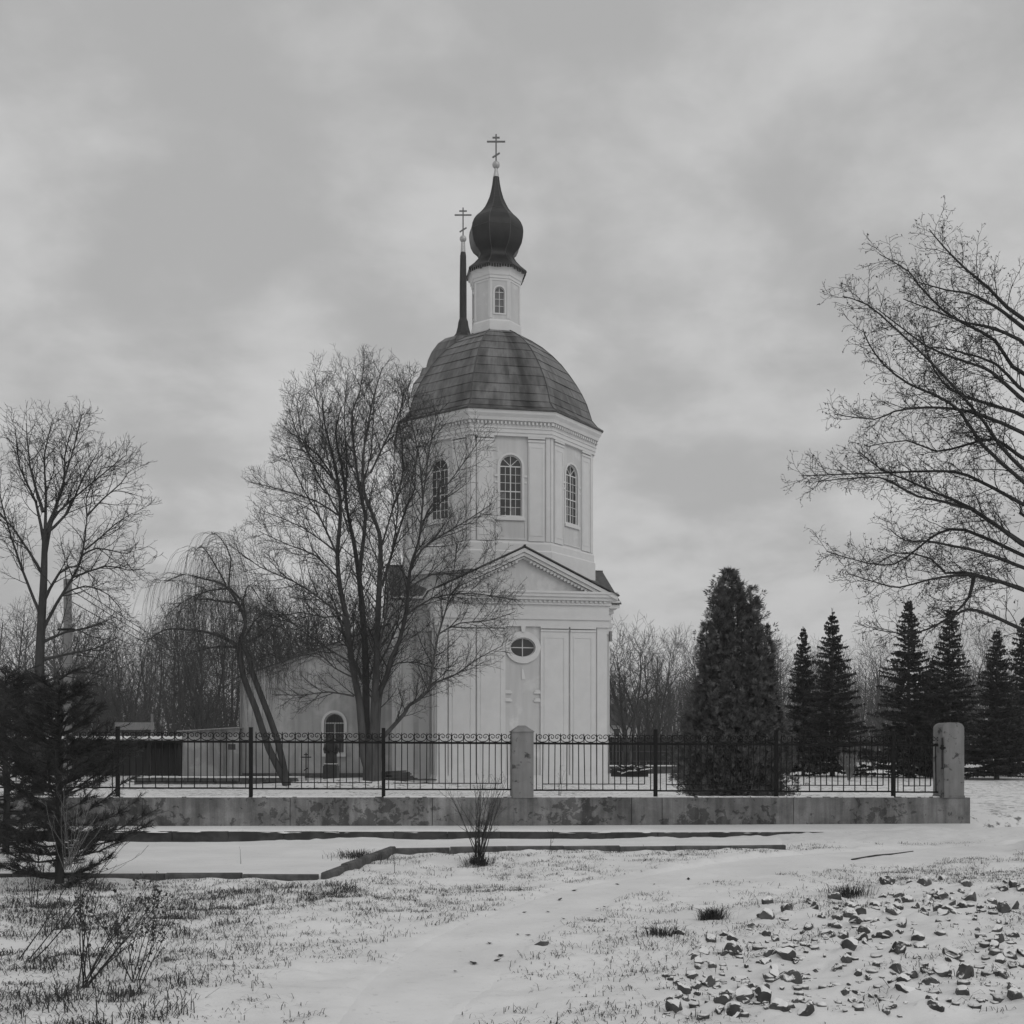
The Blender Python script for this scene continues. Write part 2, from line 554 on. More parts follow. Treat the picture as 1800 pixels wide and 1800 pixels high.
def snow_material(name, far_flecks=False):
    m, n, l, b = new_mat(name)
    b.inputs['Roughness'].default_value = 0.75
    b.inputs['Specular IOR Level'].default_value = 0.15
    t = n.new('ShaderNodeTexCoord')

    def nz(sc, det, stretch=(1, 1, 1), rg=0.6):
        mp = n.new('ShaderNodeMapping'); mp.inputs['Scale'].default_value = stretch
        l.new(t.outputs['Object'], mp.inputs[0])
        z = n.new('ShaderNodeTexNoise'); z.inputs['Scale'].default_value = sc; z.inputs['Detail'].default_value = det
        z.inputs['Roughness'].default_value = rg
        l.new(mp.outputs[0], z.inputs['Vector']); return z.outputs[0]

    def rng(x, a, b_, c, d, ):
        q = n.new('ShaderNodeMapRange')
        for i, v in enumerate((a, b_, c, d)): q.inputs[i + 1].default_value = v
        l.new(x, q.inputs[0]); return q.outputs[0]

    def mul(a, b_):
        q = n.new('ShaderNodeMath'); q.operation = 'MULTIPLY'
        l.new(a, q.inputs[0]); l.new(b_, q.inputs[1]); return q.outputs[0]
    c = rng(nz(0.9, 4), 0.3, 0.7, 0.70, 0.82)
    if far_flecks:
        thr = rng(nz(0.35, 3), 0.35, 0.65, 0.60, 0.52)
        f = nz(5.0, 6, (1, 0.6, 1), 0.7)
        sub = n.new('ShaderNodeMath'); sub.operation = 'SUBTRACT'
        l.new(f, sub.inputs[0]); l.new(thr, sub.inputs[1])
        c = mul(c, rng(sub.outputs[0], -0.02, 0.05, 1.0, 0.25))
    else:
        c = mul(c, rng(nz(14.0, 5, (1, 1, 1), 0.7), 0.60, 0.72, 1.0, 0.72))
    l.new(c, b.inputs['Base Color'])
    bp = n.new('ShaderNodeBump'); bp.inputs['Strength'].default_value = 0.35; bp.inputs['Distance'].default_value = 0.03
    l.new(nz(7.0, 6), bp.inputs['Height'])
    l.new(bp.outputs[0], b.inputs['Normal'])
    return m


M_snow = snow_material('fresh_thin_snow')
M_snowfar = snow_material('churchyard_snow', True)


def rock_material(thr=0.53):
    """grey rock carrying snow on the faces that look up"""
    m, n, l, b = new_mat('snowy_rock')
    b.inputs['Roughness'].default_value = 0.8
    b.inputs['Specular IOR Level'].default_value = 0.25
    g = n.new('ShaderNodeNewGeometry')
    sp = n.new('ShaderNodeSeparateXYZ'); l.new(g.outputs['Normal'], sp.inputs[0])
    nz = n.new('ShaderNodeTexNoise'); nz.inputs['Scale'].default_value = 14; nz.inputs['Detail'].default_value = 4
    l.new(g.outputs['Position'], nz.inputs['Vector'])
    a = n.new('ShaderNodeMath'); a.operation = 'MULTIPLY_ADD'
    l.new(nz.outputs[0], a.inputs[0]); a.inputs[1].default_value = 0.5; l.new(sp.outputs[2], a.inputs[2])
    q = n.new('ShaderNodeMapRange')
    for i, v in enumerate((thr + 0.19, thr + 0.33, 0.0, 1.0)): q.inputs[i + 1].default_value = v
    l.new(a.outputs[0], q.inputs[0])
    nr = n.new('ShaderNodeTexNoise'); nr.inputs['Scale'].default_value = 6; nr.inputs['Detail'].default_value = 6
    l.new(g.outputs['Position'], nr.inputs['Vector'])
    q2 = n.new('ShaderNodeMapRange')
    for i, v in enumerate((0.3, 0.7, 0.035, 0.12)): q2.inputs[i + 1].default_value = v
    l.new(nr.outputs[0], q2.inputs[0])
    mx = n.new('ShaderNodeMix'); mx.data_type = 'FLOAT'
    l.new(q.outputs[0], mx.inputs[0]); l.new(q2.outputs[0], mx.inputs[2]); mx.inputs[3].default_value = 0.82
    l.new(mx.outputs[0], b.inputs['Base Color'])
    return m


M_rock = rock_material()

# ---------------------------------------------------------------- the lie of the land
WA, WS = (-7.1, 21.9), 0.1044           # the wall's front line: y = 21.9 + (x + 7.1) * slope
KOFF = 1.10                             # depth of the pavement in front of it
WANG = math.atan(WS)


def wy(x):
    return WA[1] + (np.asarray(x) - WA[0]) * WS


K1, K2, K3 = G(560, 1547), G(690, 1499), G(1380, 1494)   # corners of the parking kerb
# path: left and right edges as ground points
PATH_L = [G(*q) for q in ((560, 1800), (640, 1700), (740, 1640), (860, 1592), (1000, 1552), (1250, 1512), (1420, 1494), (1800, 1478))]
PATH_R = [G(*q) for q in ((800, 1800), (900, 1712), (950, 1660), (1010, 1622), (1120, 1572), (1330, 1540), (1520, 1524), (1800, 1500))]
_pl = np.array(PATH_L + PATH_R[::-1])


def inside(px, py, poly):
    px, py = np.asarray(px, float), np.asarray(py, float)
    r = np.zeros(px.shape, bool)
    n = len(poly)
    for i in range(n):
        x0, y0 = poly[i]; x1, y1 = poly[(i + 1) % n]
        c = ((y0 > py) != (y1 > py)) & (px < (x1 - x0) * (py - y0) / (y1 - y0 + 1e-12) + x0)
        r ^= c
    return r


def seg_dist(px, py, poly, closed=True):
    px, py = np.asarray(px, float), np.asarray(py, float)
    d = np.full(px.shape, 1e9)
    n = len(poly)
    for i in range(n if closed else n - 1):
        x0, y0 = poly[i]; x1, y1 = poly[(i + 1) % n]
        dx, dy = x1 - x0, y1 - y0
        t = np.clip(((px - x0) * dx + (py - y0) * dy) / (dx * dx + dy * dy + 1e-12), 0, 1)
        d = np.minimum(d, np.hypot(px - x0 - t * dx, py - y0 - t * dy))
    return d


LOT = [(-40.0, K1[1] - 0.0), K1, K2, K3, (K3[0] + .5, 21.6), (-40, 17.9)]


# stones of the bank: (x, y, half size); the snow drifts bank up behind them
_rk = random.Random(77)
_seen = [(1195, 1653, 20), (1272, 1648, 18), (1248, 1664, 28), (1285, 1666, 26), (1384, 1622, 28), (1345, 1634, 34), (1350, 1600, 26), (1468, 1582, 28), (1418, 1603, 16), (1432, 1622, 20), (1560, 1568, 28), (1580, 1580, 22), (1363, 1666, 22),
         (1455, 1668, 26), (1525, 1668, 32), (1520, 1686, 22), (1555, 1676, 26), (1668, 1652, 32), (1570, 1645, 28), (1505, 1650, 28), (1465, 1653, 22), (1620, 1650, 26), (1610, 1628, 22), (1595, 1618, 24), (1690, 1620, 28), (1655, 1594, 28),
         (1630, 1600, 36), (1600, 1558, 18), (1705, 1595, 32), (1660, 1545, 24), (1355, 1690, 28), (1380, 1700, 36), (1345, 1705, 26), (1230, 1700, 20), (1700, 1565, 26), (1540, 1620, 18), (1490, 1630, 20), (1445, 1640, 18), (1480, 1610, 16), (1420, 1650, 18)]
STONES = []
for _px, _py, _s in _seen:
    _x, _y = G(_px, _py); STONES.append((_x, _y, _s * .46 * _y / FPX))
while len(STONES) < 296:
    _px, _py = _rk.uniform(1160, 1800), _rk.uniform(1545, 1800)
    if _py < 1690 - (_px - 1190) * .30 + _rk.uniform(-10, 12): continue
    _x, _y = G(_px, _py)
    STONES.append((_x, _y, _rk.choice([8, 9, 10, 12, 14, 16, 20, 24, 30]) * (1 + (_py - 1600) / 700) * .46 * _y / FPX))
_dr = [(a + _rk.uniform(-.6, .2) * s, b + _rk.uniform(.25, .9) * s, s * _rk.uniform(1.0, 2.0), s * _rk.uniform(.55, 1.15)) for a, b, s in STONES]
_dr += [(a + _rk.gauss(0, .25), b + _rk.gauss(0, .25), s * _rk.uniform(.8, 1.6), s * _rk.uniform(.2, .6)) for a, b, s in STONES]
DRIFTS = np.array(_dr)


def drift_z(x, y):
    out = np.zeros(x.shape)
    sel = (x > 1.0) & (y < 14.5)
    if not sel.any(): return out
    xs_, ys_ = x[sel], y[sel]
    acc = np.zeros(xs_.shape)
    for a, b, r, h in DRIFTS:
        q = ((xs_ - a) ** 2 + (ys_ - b) ** 2) / (r * r)
        acc = np.maximum(acc, h * np.exp(-q) + .35 * acc * np.exp(-q))
    out[sel] = acc
    return out


def ground_z(x, y):
    x, y = np.asarray(x, float), np.asarray(y, float)
    front = 0.06 * vnoise(x, y, 2.6) + 0.07 * vnoise(x, y, 0.9, 7) + 0.045 * vnoise(x, y, 0.33, 3) + 0.03 * vnoise(x, y, .14, 8)
    din = inside(x, y, _pl)
    dp = seg_dist(x, y, _pl)
    onpath = np.where(din, sstep(0, 0.22, dp), 0.0)
    lot = np.where(inside(x, y, LOT), sstep(0, 0.1, seg_dist(x, y, LOT)), 0.0)
    flat = np.maximum(onpath, lot)
    z = front * (1 - 0.85 * flat) - 0.055 * onpath + 0.045 * lot + onpath * (.022 * vnoise(x, y, .16, 40) + .016 * vnoise(x, y, .4, 44))
    # the stone bank rises in drifts at the right
    sb = sstep(1.5, 3.2, x) * sstep(13.6, 12.2, y)
    z = z + sb * (0.05 * vnoise(x, y, 0.45, 9) + 0.02 * vnoise(x, y, 0.2, 4) + 0.03 + .16 * sstep(2.2, 4.2, x) * sstep(12.4, 10.6, y)) + drift_z(x, y)
    # snow heaped irregularly along the kerb
    dk = wy(x) - KOFF - y
    z = z + 0.07 * vnoise(x, y, 1.3, 21) * sstep(0.9, 0.0, np.abs(dk))
    z = z + 0.13 * sstep(2.5, 8.8, x) * sstep(1.5, 0.1, np.abs(dk))
    # the churchyard behind the wall
    back = sstep(0.0, 0.5, y - wy(x) - 0.1)
    zb = 0.34 - 0.16 * sstep(26, 42, y) + 0.30 * sstep(52, 75, y) * sstep(8, -6, x) + 0.05 * vnoise(x, y, 3.1, 2) + 0.03 * vnoise(x, y, 1.1, 5)
    zb = zb + 0.38 * np.exp(-(((x + 6.2) / 3.2) ** 2 + ((y - 47.0) / 2.6) ** 2)) + 0.1 * sstep(8, 14, x) * sstep(40, 60, y)
    z = z * (1 - back) + zb * back
    far = sstep(90, 260, y)
    return z + far * 0.5


def gz(x, y):
    return float(ground_z(np.array([x]), np.array([y]))[0])


def grid_mesh(name, xs, ys, zf):
    X, Y = np.meshgrid(xs, ys)
    Z = zf(X, Y)
    V = np.stack([X, Y, Z], -1).reshape(-1, 3)
    nx, ny = len(xs), len(ys)
    i = np.arange(nx - 1)[None, :] + (np.arange(ny - 1) * nx)[:, None]
    F = np.stack([i, i + 1, i + nx + 1, i + nx], -1).reshape(-1, 4)
    return np_mesh(name, V, [F], smooth=True)


xs_near = np.concatenate([np.linspace(-30, -9, 40)[:-1], np.linspace(-9, 11.5, 430), np.linspace(11.5, 34, 40)[1:]])
ys_near = np.concatenate([np.linspace(-12, 6, 20)[:-1], np.linspace(6, 15, 260)[:-1], np.linspace(15, 23.4, 170)])
# near sheet ends in the wall, the far sheet starts there: both run under the wall
near = link('ground', grid_mesh('ground', xs_near, ys_near, lambda x, y: ground_z(x, np.minimum(y, wy(x) - 0.02)) - np.where(y > wy(x) + 0.0, 0.1, 0)), M_snow)
tag(near, 'thin trampled snow over the verge in front of the wall', kind='structure')
xs_f = np.concatenate([np.linspace(-1500, -60, 24)[:-1], np.linspace(-60, 60, 200), np.linspace(60, 1500, 24)[1:]])
tq = np.linspace(0, 1, 220)
ysf = np.concatenate([np.linspace(0.12, 70, 220)[:-1], np.linspace(70, 1800, 40)])
Xf, Of = np.meshgrid(xs_f, ysf)
Yf = np.where(True, np.clip(wy(np.clip(Xf, -45, 45)), 18.5, 28) + Of, 0)
Vf = np.stack([Xf, Yf, ground_z(Xf, Yf)], -1).reshape(-1, 3)
nx, ny = len(xs_f), len(ysf)
ii = np.arange(nx - 1)[None, :] + (np.arange(ny - 1) * nx)[:, None]
yard = link('churchyard_ground', np_mesh('churchyard_ground', Vf, [np.stack([ii, ii + 1, ii + nx + 1, ii + nx], -1).reshape(-1, 4)], True), M_snowfar)
tag(yard, 'patchy snow over grass in the churchyard behind the wall', kind='structure')

# footpath sheet, trodden smooth
NP_ = 90


def resample(pts, n):
    pts = np.array(pts)
    d = np.concatenate([[0], np.cumsum(np.hypot(*np.diff(pts, axis=0).T))])
    t = np.linspace(0, d[-1], n)
    q = np.stack([np.interp(t, d, pts[:, k]) for k in range(2)], 1)
    for _ in range(6):
        q[1:-1] = (q[:-2] + q[2:]) / 2 * 0.5 + q[1:-1] * 0.5
    return q


pl_, pr_ = resample(PATH_L, NP_), resample(PATH_R, NP_)
w = np.linspace(0.06, 0.94, 14)
PX = pl_[:, None, :] * (1 - w)[None, :, None] + pr_[:, None, :] * w[None, :, None]
PZ = ground_z(PX[..., 0], PX[..., 1]) + 0.012
PZ[:, 0] -= 0.03; PZ[:, -1] -= 0.03
Vp = np.concatenate([PX, PZ[..., None]], -1).reshape(-1, 3)
i = np.arange(13)[None, :] + (np.arange(NP_ - 1) * 14)[:, None]
path = link('footpath', np_mesh('footpath', Vp, [np.stack([i, i + 1, i + 15, i + 14], -1).reshape(-1, 4)], True), M_snow)
tag(path, 'smooth trodden snowy footpath curving to the right', kind='structure')

# ---------------------------------------------------------------- wall, pavement, kerb, fence
RZW = WANG
wall_dir = Vector((math.cos(WANG), math.sin(WANG), 0))


def wall_s(px, off=0.0):
    """distance along the wall of the spot seen in pixel column px (off: depth behind the front line)"""
    k = (px - 900) / FPX
    y0 = WA[1] - WA[0] * WS + off / math.cos(WANG)
    Y = y0 / (1 - k * WS)
    X = k * Y
    return (X - WA[0]) / math.cos(WANG)


def wall_Y(s):
    return WA[1] + s * math.sin(WANG)


ROOT_W = Matrix.Translation((WA[0], WA[1], 0)) @ Matrix.Rotation(WANG, 4, 'Z')


def wz(py, s, drop=True):
    """height seen at row py at distance s along the wall"""
    Y = wall_Y(s)
    px = 900 + FPX * (WA[0] + s * math.cos(WANG)) / Y
    d = (px - 443) * 0.0052 if drop else 0
    return EYE + (HOR - py - d) / FPX * Y


wall = empty('retaining_wall', (WA[0], WA[1], 0), WANG, 'low weathered rendered wall with peeling patches below the iron fence', 'wall')
S0, S1 = wall_s(-260), wall_s(1706)
joints = [S0] + [wall_s(p) for p in (60, 250, 510, 760, 1110, 1164, 1395)] + [S1]
rs = random.Random(4)
for a, b in zip(joints[:-1], joints[1:]):
    m = MB()
    n = max(2, int((b - a) / 0.5))
    for k in range(n):
        x0 = a + 0.006 + (b - a - 0.012) * k / n
        x1 = a + 0.006 + (b - a - 0.012) * (k + 1) / n
        z0, z1 = wz(1402, x0, False), wz(1402, x1, False)
        m.add([(x0, 0, -0.15), (x1, 0, -0.15), (x1, 0, z1 - .02), (x0, 0, z0 - .02), (x0, .02, z0), (x1, .02, z1),
               (x0, .42, z0), (x1, .42, z1), (x0, .42, -.15), (x1, .42, -.15)],
              [(0, 1, 2, 3), (3, 2, 5, 4), (4, 5, 7, 6), (6, 7, 9, 8)])
        if k == 0: m.add([(x0, 0, -.15), (x0, 0, z0), (x0, .42, z0), (x0, .42, -.15)], [(0, 1, 2, 3)])
        if k == n - 1: m.add([(x1, 0, -.15), (x1, 0, z1), (x1, .42, z1), (x1, .42, -.15)], [(3, 2, 1, 0)])
    p = m.build('wall_section', M_concrete, wall)
    p.location.y = rs.uniform(-0.008, 0.008)
back_ = MB()
back_.box(S0, S1, 0.05, 0.38, -0.1, 0.62)
back_.build('wall_core', M_kerb, wall)
# thin snow along the top, ragged
sn = MB()
ns = 260
for k in range(ns):
    a, b = S0 + (S1 - S0) * k / ns, S0 + (S1 - S0) * (k + 1) / ns
    t0 = 0.07 + 0.05 * rs.random() ; h = 0.012 + 0.012 * rs.random()
    if rs.random() < 0.12: continue
    z0, z1 = wz(1402, a, False), wz(1402, b, False)
    sn.add([(a, t0, z0 - .004), (b, t0, z1 - .004), (b, t0 + .03, z1 + h), (a, t0 + .03, z0 + h), (b, .40, z1 + h), (a, .40, z0 + h)],
           [(0, 1, 2, 3), (3, 2, 4, 5)])
sn.build('snow_cap', M_snowcap, wall)

# pavement in front of the wall: dark kerb face, snow on top with a ragged lip
pave = empty('pavement_kerb', (WA[0], WA[1], 0), WANG)
tag(pave, 'long dark concrete kerb of the snowy pavement in front of the wall', kind='structure')
def kz_f(s):
    x = WA[0] + s * math.cos(WANG)
    return 0.17 - np.where(np.asarray(x) < 0, 0.0095, 0.008) * x


def kz_b(s):
    x = WA[0] + s * math.cos(WANG)
    return 0.19 - np.where(np.asarray(x) < 0, 0.006, 0.002) * x


k_edges = np.linspace(S0, wall_s(1640), 22)
for a, b in zip(k_edges[:-1], k_edges[1:]):
    fr = (a - S0) / (S1 - S0)
    m = MB()
    y0, dz_ = -KOFF + rs.uniform(-.012, .012), -.03 + rs.uniform(-.006, .006)
    za_, zb2 = float(kz_f(a)) + dz_, float(kz_f(b)) + dz_
    m.add([(a + .004, y0, -.25), (b - .004, y0, -.25), (b - .004, -.8, -.25), (a + .004, -.8, -.25), (a + .004, y0, za_), (b - .004, y0, zb2), (b - .004, -.8, zb2), (a + .004, -.8, za_)],
          [(0, 3, 2, 1), (4, 5, 6, 7), (0, 1, 5, 4), (1, 2, 6, 5), (2, 3, 7, 6), (3, 0, 4, 7)])
    m.build('kerbstone', M_kerb, pave)
nxk, nyk = 700, 12
xsK = np.linspace(S0, S1, nxk)
ysK = np.linspace(0, 1, nyk)
XK, TK = np.meshgrid(xsK, ysK)
lip = KOFF - .02 + 0.09 * vnoise(XK, XK * 0, 0.2, 11) + 0.09 * vnoise(XK, XK * 0, 0.9, 13) + 0.03 * vnoise(XK, XK * 0, .08, 2)
YK = -lip * (1 - TK) + 0.03 * TK
ZK = kz_f(XK) * (1 - TK) + kz_b(XK) * TK + 0.022 * vnoise(XK, YK, 0.6, 2) * (1 - TK) - np.where(TK == 0, 0.045 + 0.02 * vnoise(XK, YK, .2, 5), 0)
VK = np.stack([XK, YK, ZK], -1).reshape(-1, 3)
i = np.arange(nxk - 1)[None, :] + (np.arange(nyk - 1) * nxk)[:, None]
o = link('pavement_snow', np_mesh('pavement_snow', VK, [np.stack([i, i + 1, i + nxk + 1, i + nxk], -1).reshape(-1, 4)], True), M_snow, pave)

# the square pillar that interrupts the fence
s_p = wall_s(919)
zt, ze = wz(1275, s_p, False), wz(1287, s_p, False)
pil = empty('fence_pillar', tuple(ROOT_W @ Vector((s_p, 0, 0))), WANG, 'square rendered pillar with a low pyramid cap dividing the iron fence', 'pillar')
hw = 0.213
m = MB()
zs = [0.74, 0.95, 1.25, 1.55, 1.85, ze]
for a, b in zip(zs[:-1], zs[1:]):
    wa = hw * (0.93 if a < .72 else 1.0)
    m.box(-wa, wa, -0.012 if a < .72 else -.03, 0.42, a, b)
m2 = MB()
m2.box(-hw - .012, hw + .012, -.047, .432, ze, ze + .025)
m2.add([(-hw, -.035, ze + .025), (hw, -.035, ze + .025), (hw, .42, ze + .025), (-hw, .42, ze + .025), (-.07, .14, zt), (.07, .14, zt), (.07, .26, zt), (-.07, .26, zt)],
       [(0, 1, 5, 4), (1, 2, 6, 5), (2, 3, 7, 6), (3, 0, 4, 7), (4, 5, 6, 7)])
m.build('shaft', M_pillar, pil)
MB().box(-hw * .93, hw * .93, -.012, .40, .42, .74).build('base', M_concrete, pil)
m2.build('cap', M_pillar, pil)

# the thick round-topped gate pillar at the right end of the wall
s_g = wall_s(1676)
zt = wz(1270, s_g, False)
gp = empty('gate_pillar', tuple(ROOT_W @ Vector((s_g, 0, 0))), WANG, 'thick grey gate pillar with a rounded top at the end of the wall', 'pillar')
zb0 = wz(1402, s_g, False) - .01
gw = .235
prof = [(-gw, zb0), (gw, zb0), (gw, zt - .13)]
for k in range(9):
    a = k / 8 * math.pi / 2
    prof.append((gw - .15 + .15 * math.cos(a), zt - .13 + .13 * math.sin(a)))
for k in range(9):
    a = math.pi / 2 + k / 8 * math.pi / 2
    prof.append((-gw + .15 + .15 * math.cos(a), zt - .13 + .13 * math.sin(a)))
prof.append((-gw, zt - .13))
MB().prism(prof, .0, .42).build('shaft', M_pillar, gp)
MB().box(-gw + .02, -gw + .12, -.03, -.001, zb0 + .01, zt - .3).build('buttress_strip', M_pillar, gp)
MB().box(-gw - .01, gw + .01, -.012, .43, zb0 + .011, zb0 + .05).build('foot', M_concrete, gp)
h = MB()
h.tube([(-.27, -.05, 1.95), (-.27, -.05, 1.3)], .012, 6)
h.tube([(-.27, -.05, 1.80), (-.27, -.05, 1.70)], .03, 8)
h.box(-.31, -.20, -.06, -.031, 1.72, 1.76)
h.build('gate_hinge', M_iron, gp)


# the wrought iron fence in two stretches
def scroll_pts(g):
    """one upright C-scroll: two curls joined by a U resting on the rail; g = gap between the long bars"""
    cx_, cz_ = .215 * g, .43 * g
    right = []
    n = 22
    for k in range(n + 1):       # spiral from its eye outward, ending beside the bar
        a = R(430) - R(455) * k / n
        t = k / n
        rad = g * (.055 + .235 * t ** 1.5)
        right.append((cx_ + rad * math.cos(a), cz_ + rad * math.sin(a)))
    e = right[-1]
    for k in range(1, 8):        # the U down to the rail
        t = k / 7 * math.pi / 2
        right.append((e[0] * math.cos(t), e[1] * (1 - math.sin(t)) + .006))
    left = [(-x, z) for x, z in right[::-1]]
    return right + left[1:]


FENCE_Y = 0.20


def fence(label, post_px, ends):
    """post_px: pixel columns of posts; panels span between consecutive stops in ends"""
    root = empty('iron_fence', (WA[0], WA[1], 0), WANG, label, 'fence', 'stretches of wrought iron fence on the wall')
    for px in post_px:
        s = wall_s(px, FENCE_Y)
        MB().box(s - .036, s + .036, FENCE_Y - .036, FENCE_Y + .036, wz(1402, s, False) - .02, wz(1278, s)).build('post', M_iron, root)
    bar_me = {}
    for a_px, b_px in zip(ends[:-1], ends[1:]):
        a, b = wall_s(a_px, FENCE_Y) + .04, wall_s(b_px, FENCE_Y) - .04
        sl = (wz(1304, b) - wz(1304, a)) / (b - a)
        za, zb = wz(1304, a), wz(1387, a)

        def rail(x0, x1, z, hh, dd):
            m = MB()
            v = []
            for x in (x0, x1):
                zz = z + (x - a) * sl
                v += [(x, FENCE_Y - dd, zz - hh), (x, FENCE_Y + dd, zz - hh), (x, FENCE_Y + dd, zz + hh), (x, FENCE_Y - dd, zz + hh)]
            m.add(v, [(0, 1, 2, 3), (7, 6, 5, 4), (0, 4, 5, 1), (1, 5, 6, 2), (2, 6, 7, 3), (3, 7, 4, 0)])
            m.build('rail', M_iron, root)
        rail(a - .045, b + .045, za, .021, .014)
        rail(a - .045, b + .045, zb, .016, .013)
        nb = max(2, int(round((b - a) / 0.123)))
        if nb % 2: nb += 1
        g = (b - a) / nb
        zm = wz(1376, a)
        rail(a + g * 1.5, b - g * 1.5, zm, .009, .008)
        for k in range(nb):
            x = a + g * (k + .5)
            dz = (x - a) * sl
            long_top = (k % 2 == 0)
            z0 = zb if not long_top else (zm if 0 < k < nb - 1 else zb)
            z1 = za + (0.21 if long_top else 0.055)
            key = (round(z0 - zb, 2), round(z1 - za, 2), round(za - zb, 2))
            if key not in bar_me:
                L = z1 - z0
                m = MB()
                m.box(-.0085, .0085, -.0085, .0085, 0, L - .03)
                m.add([(-.0085, -.0085, L - .03), (.0085, -.0085, L - .03), (.0085, .0085, L - .03), (-.0085, .0085, L - .03), (0, 0, L)],
                      [(0, 1, 4), (1, 2, 4), (2, 3, 4), (3, 0, 4)])
                if long_top:
                    zc_ = za - z0 + .10
                    m.box(-.014, .014, -.012, .012, zc_ - .02, zc_ + .012)
                ob = m.build('bar', M_iron, root)
                bar_me[key] = ob.data
            else:
                ob = link('bar', bar_me[key], None, root)
            ob.location = (x, FENCE_Y, z0 + dz)
            ob.rotation_euler = (rs.gauss(0, .004), rs.gauss(0, .007), 0)
            if long_top and k + 2 < nb + 1:
                gg = 2 * g
                kk = ('s', round(gg, 2))
                if kk not in bar_me:
                    pts = [(p[0], 0, p[1]) for p in scroll_pts(gg)]
                    ms = MB().tube(pts, 0.0085, 5)
                    so = ms.build('scroll', M_iron, root, smooth=True)
                    bar_me[kk] = so.data
                else:
                    so = link('scroll', bar_me[kk], None, root)
                so.location = (x + g, FENCE_Y, za + .02 + dz)
    return root


fence('black iron fence with scrolled top, stretch left of the square pillar', [-25, 209, 443, 676], [-259, -25, 209, 443, 676, 903])
fence('black iron fence with scrolled top, stretch right of the square pillar', [1154, 1366, 1572], [936, 1154, 1366, 1572, 1655])

# ---------------------------------------------------------------- the church
TH = R(9.5)
CX, CY = (872 - 900) / FPX * 57.0, 57.0
church = empty('church', (CX, CY, 0.1), TH, 'tall white church with an octagonal tier, ribbed dome and black onion top', 'church')
OCT = R(22.5)
COS8 = math.cos(R(22.5))
ZB = -0.1             # heights below are world heights; the root stands at 0.1


def FR(i):
    """frame of octagon or arm side i (45 degree steps, 0 = towards the viewer)"""
    return Matrix.Translation((0, 0, ZB)) @ Matrix.Rotation(i * math.pi / 4, 4, 'Z')


def arch(xc, w, z0, zs, n=12):
    """arched outline, counter-clockwise seen from the front"""
    r = w / 2
    pts = [(xc - r, z0), (xc + r, z0)]
    for k in range(n + 1):
        a = math.pi * k / n
        pts.append((xc + r * math.cos(a), zs + r * math.sin(a)))
    return pts


def ellipse(xc, zc_, rx, rz, n=28):
    return [(xc + rx * math.cos(2 * math.pi * k / n), zc_ + rz * math.sin(2 * math.pi * k / n)) for k in range(n)]


def ring(m, loop_in, loop_out, y0, y1):
    """flat moulding between two outlines, front at y0, back at y1"""
    n = len(loop_in)
    v = [(x, y0, z) for x, z in loop_in] + [(x, y0, z) for x, z in loop_out] + [(x, y1, z) for x, z in loop_out] + [(x, y1, z) for x, z in loop_in]
    f = []
    for k in range(n):
        k2 = (k + 1) % n
        f += [(k, n + k, n + k2, k2)[::-1], (n + k, 2 * n + k, 2 * n + k2, n + k2)[::-1], (k, k2, 3 * n + k2, 3 * n + k)[::-1]]
    m.add(v, f)


def bar2(m, x0, z0, x1, z1, wd, y0, y1):
    dx, dz = x1 - x0, z1 - z0
    L = math.hypot(dx, dz)
    nx_, nz_ = -dz / L * wd / 2, dx / L * wd / 2
    m.prism([(x0 - nx_, z0 - nz_), (x1 - nx_, z1 - nz_), (x1 + nx_, z1 + nz_), (x0 + nx_, z0 + nz_)], y0, y1)


rg = random.Random(17)


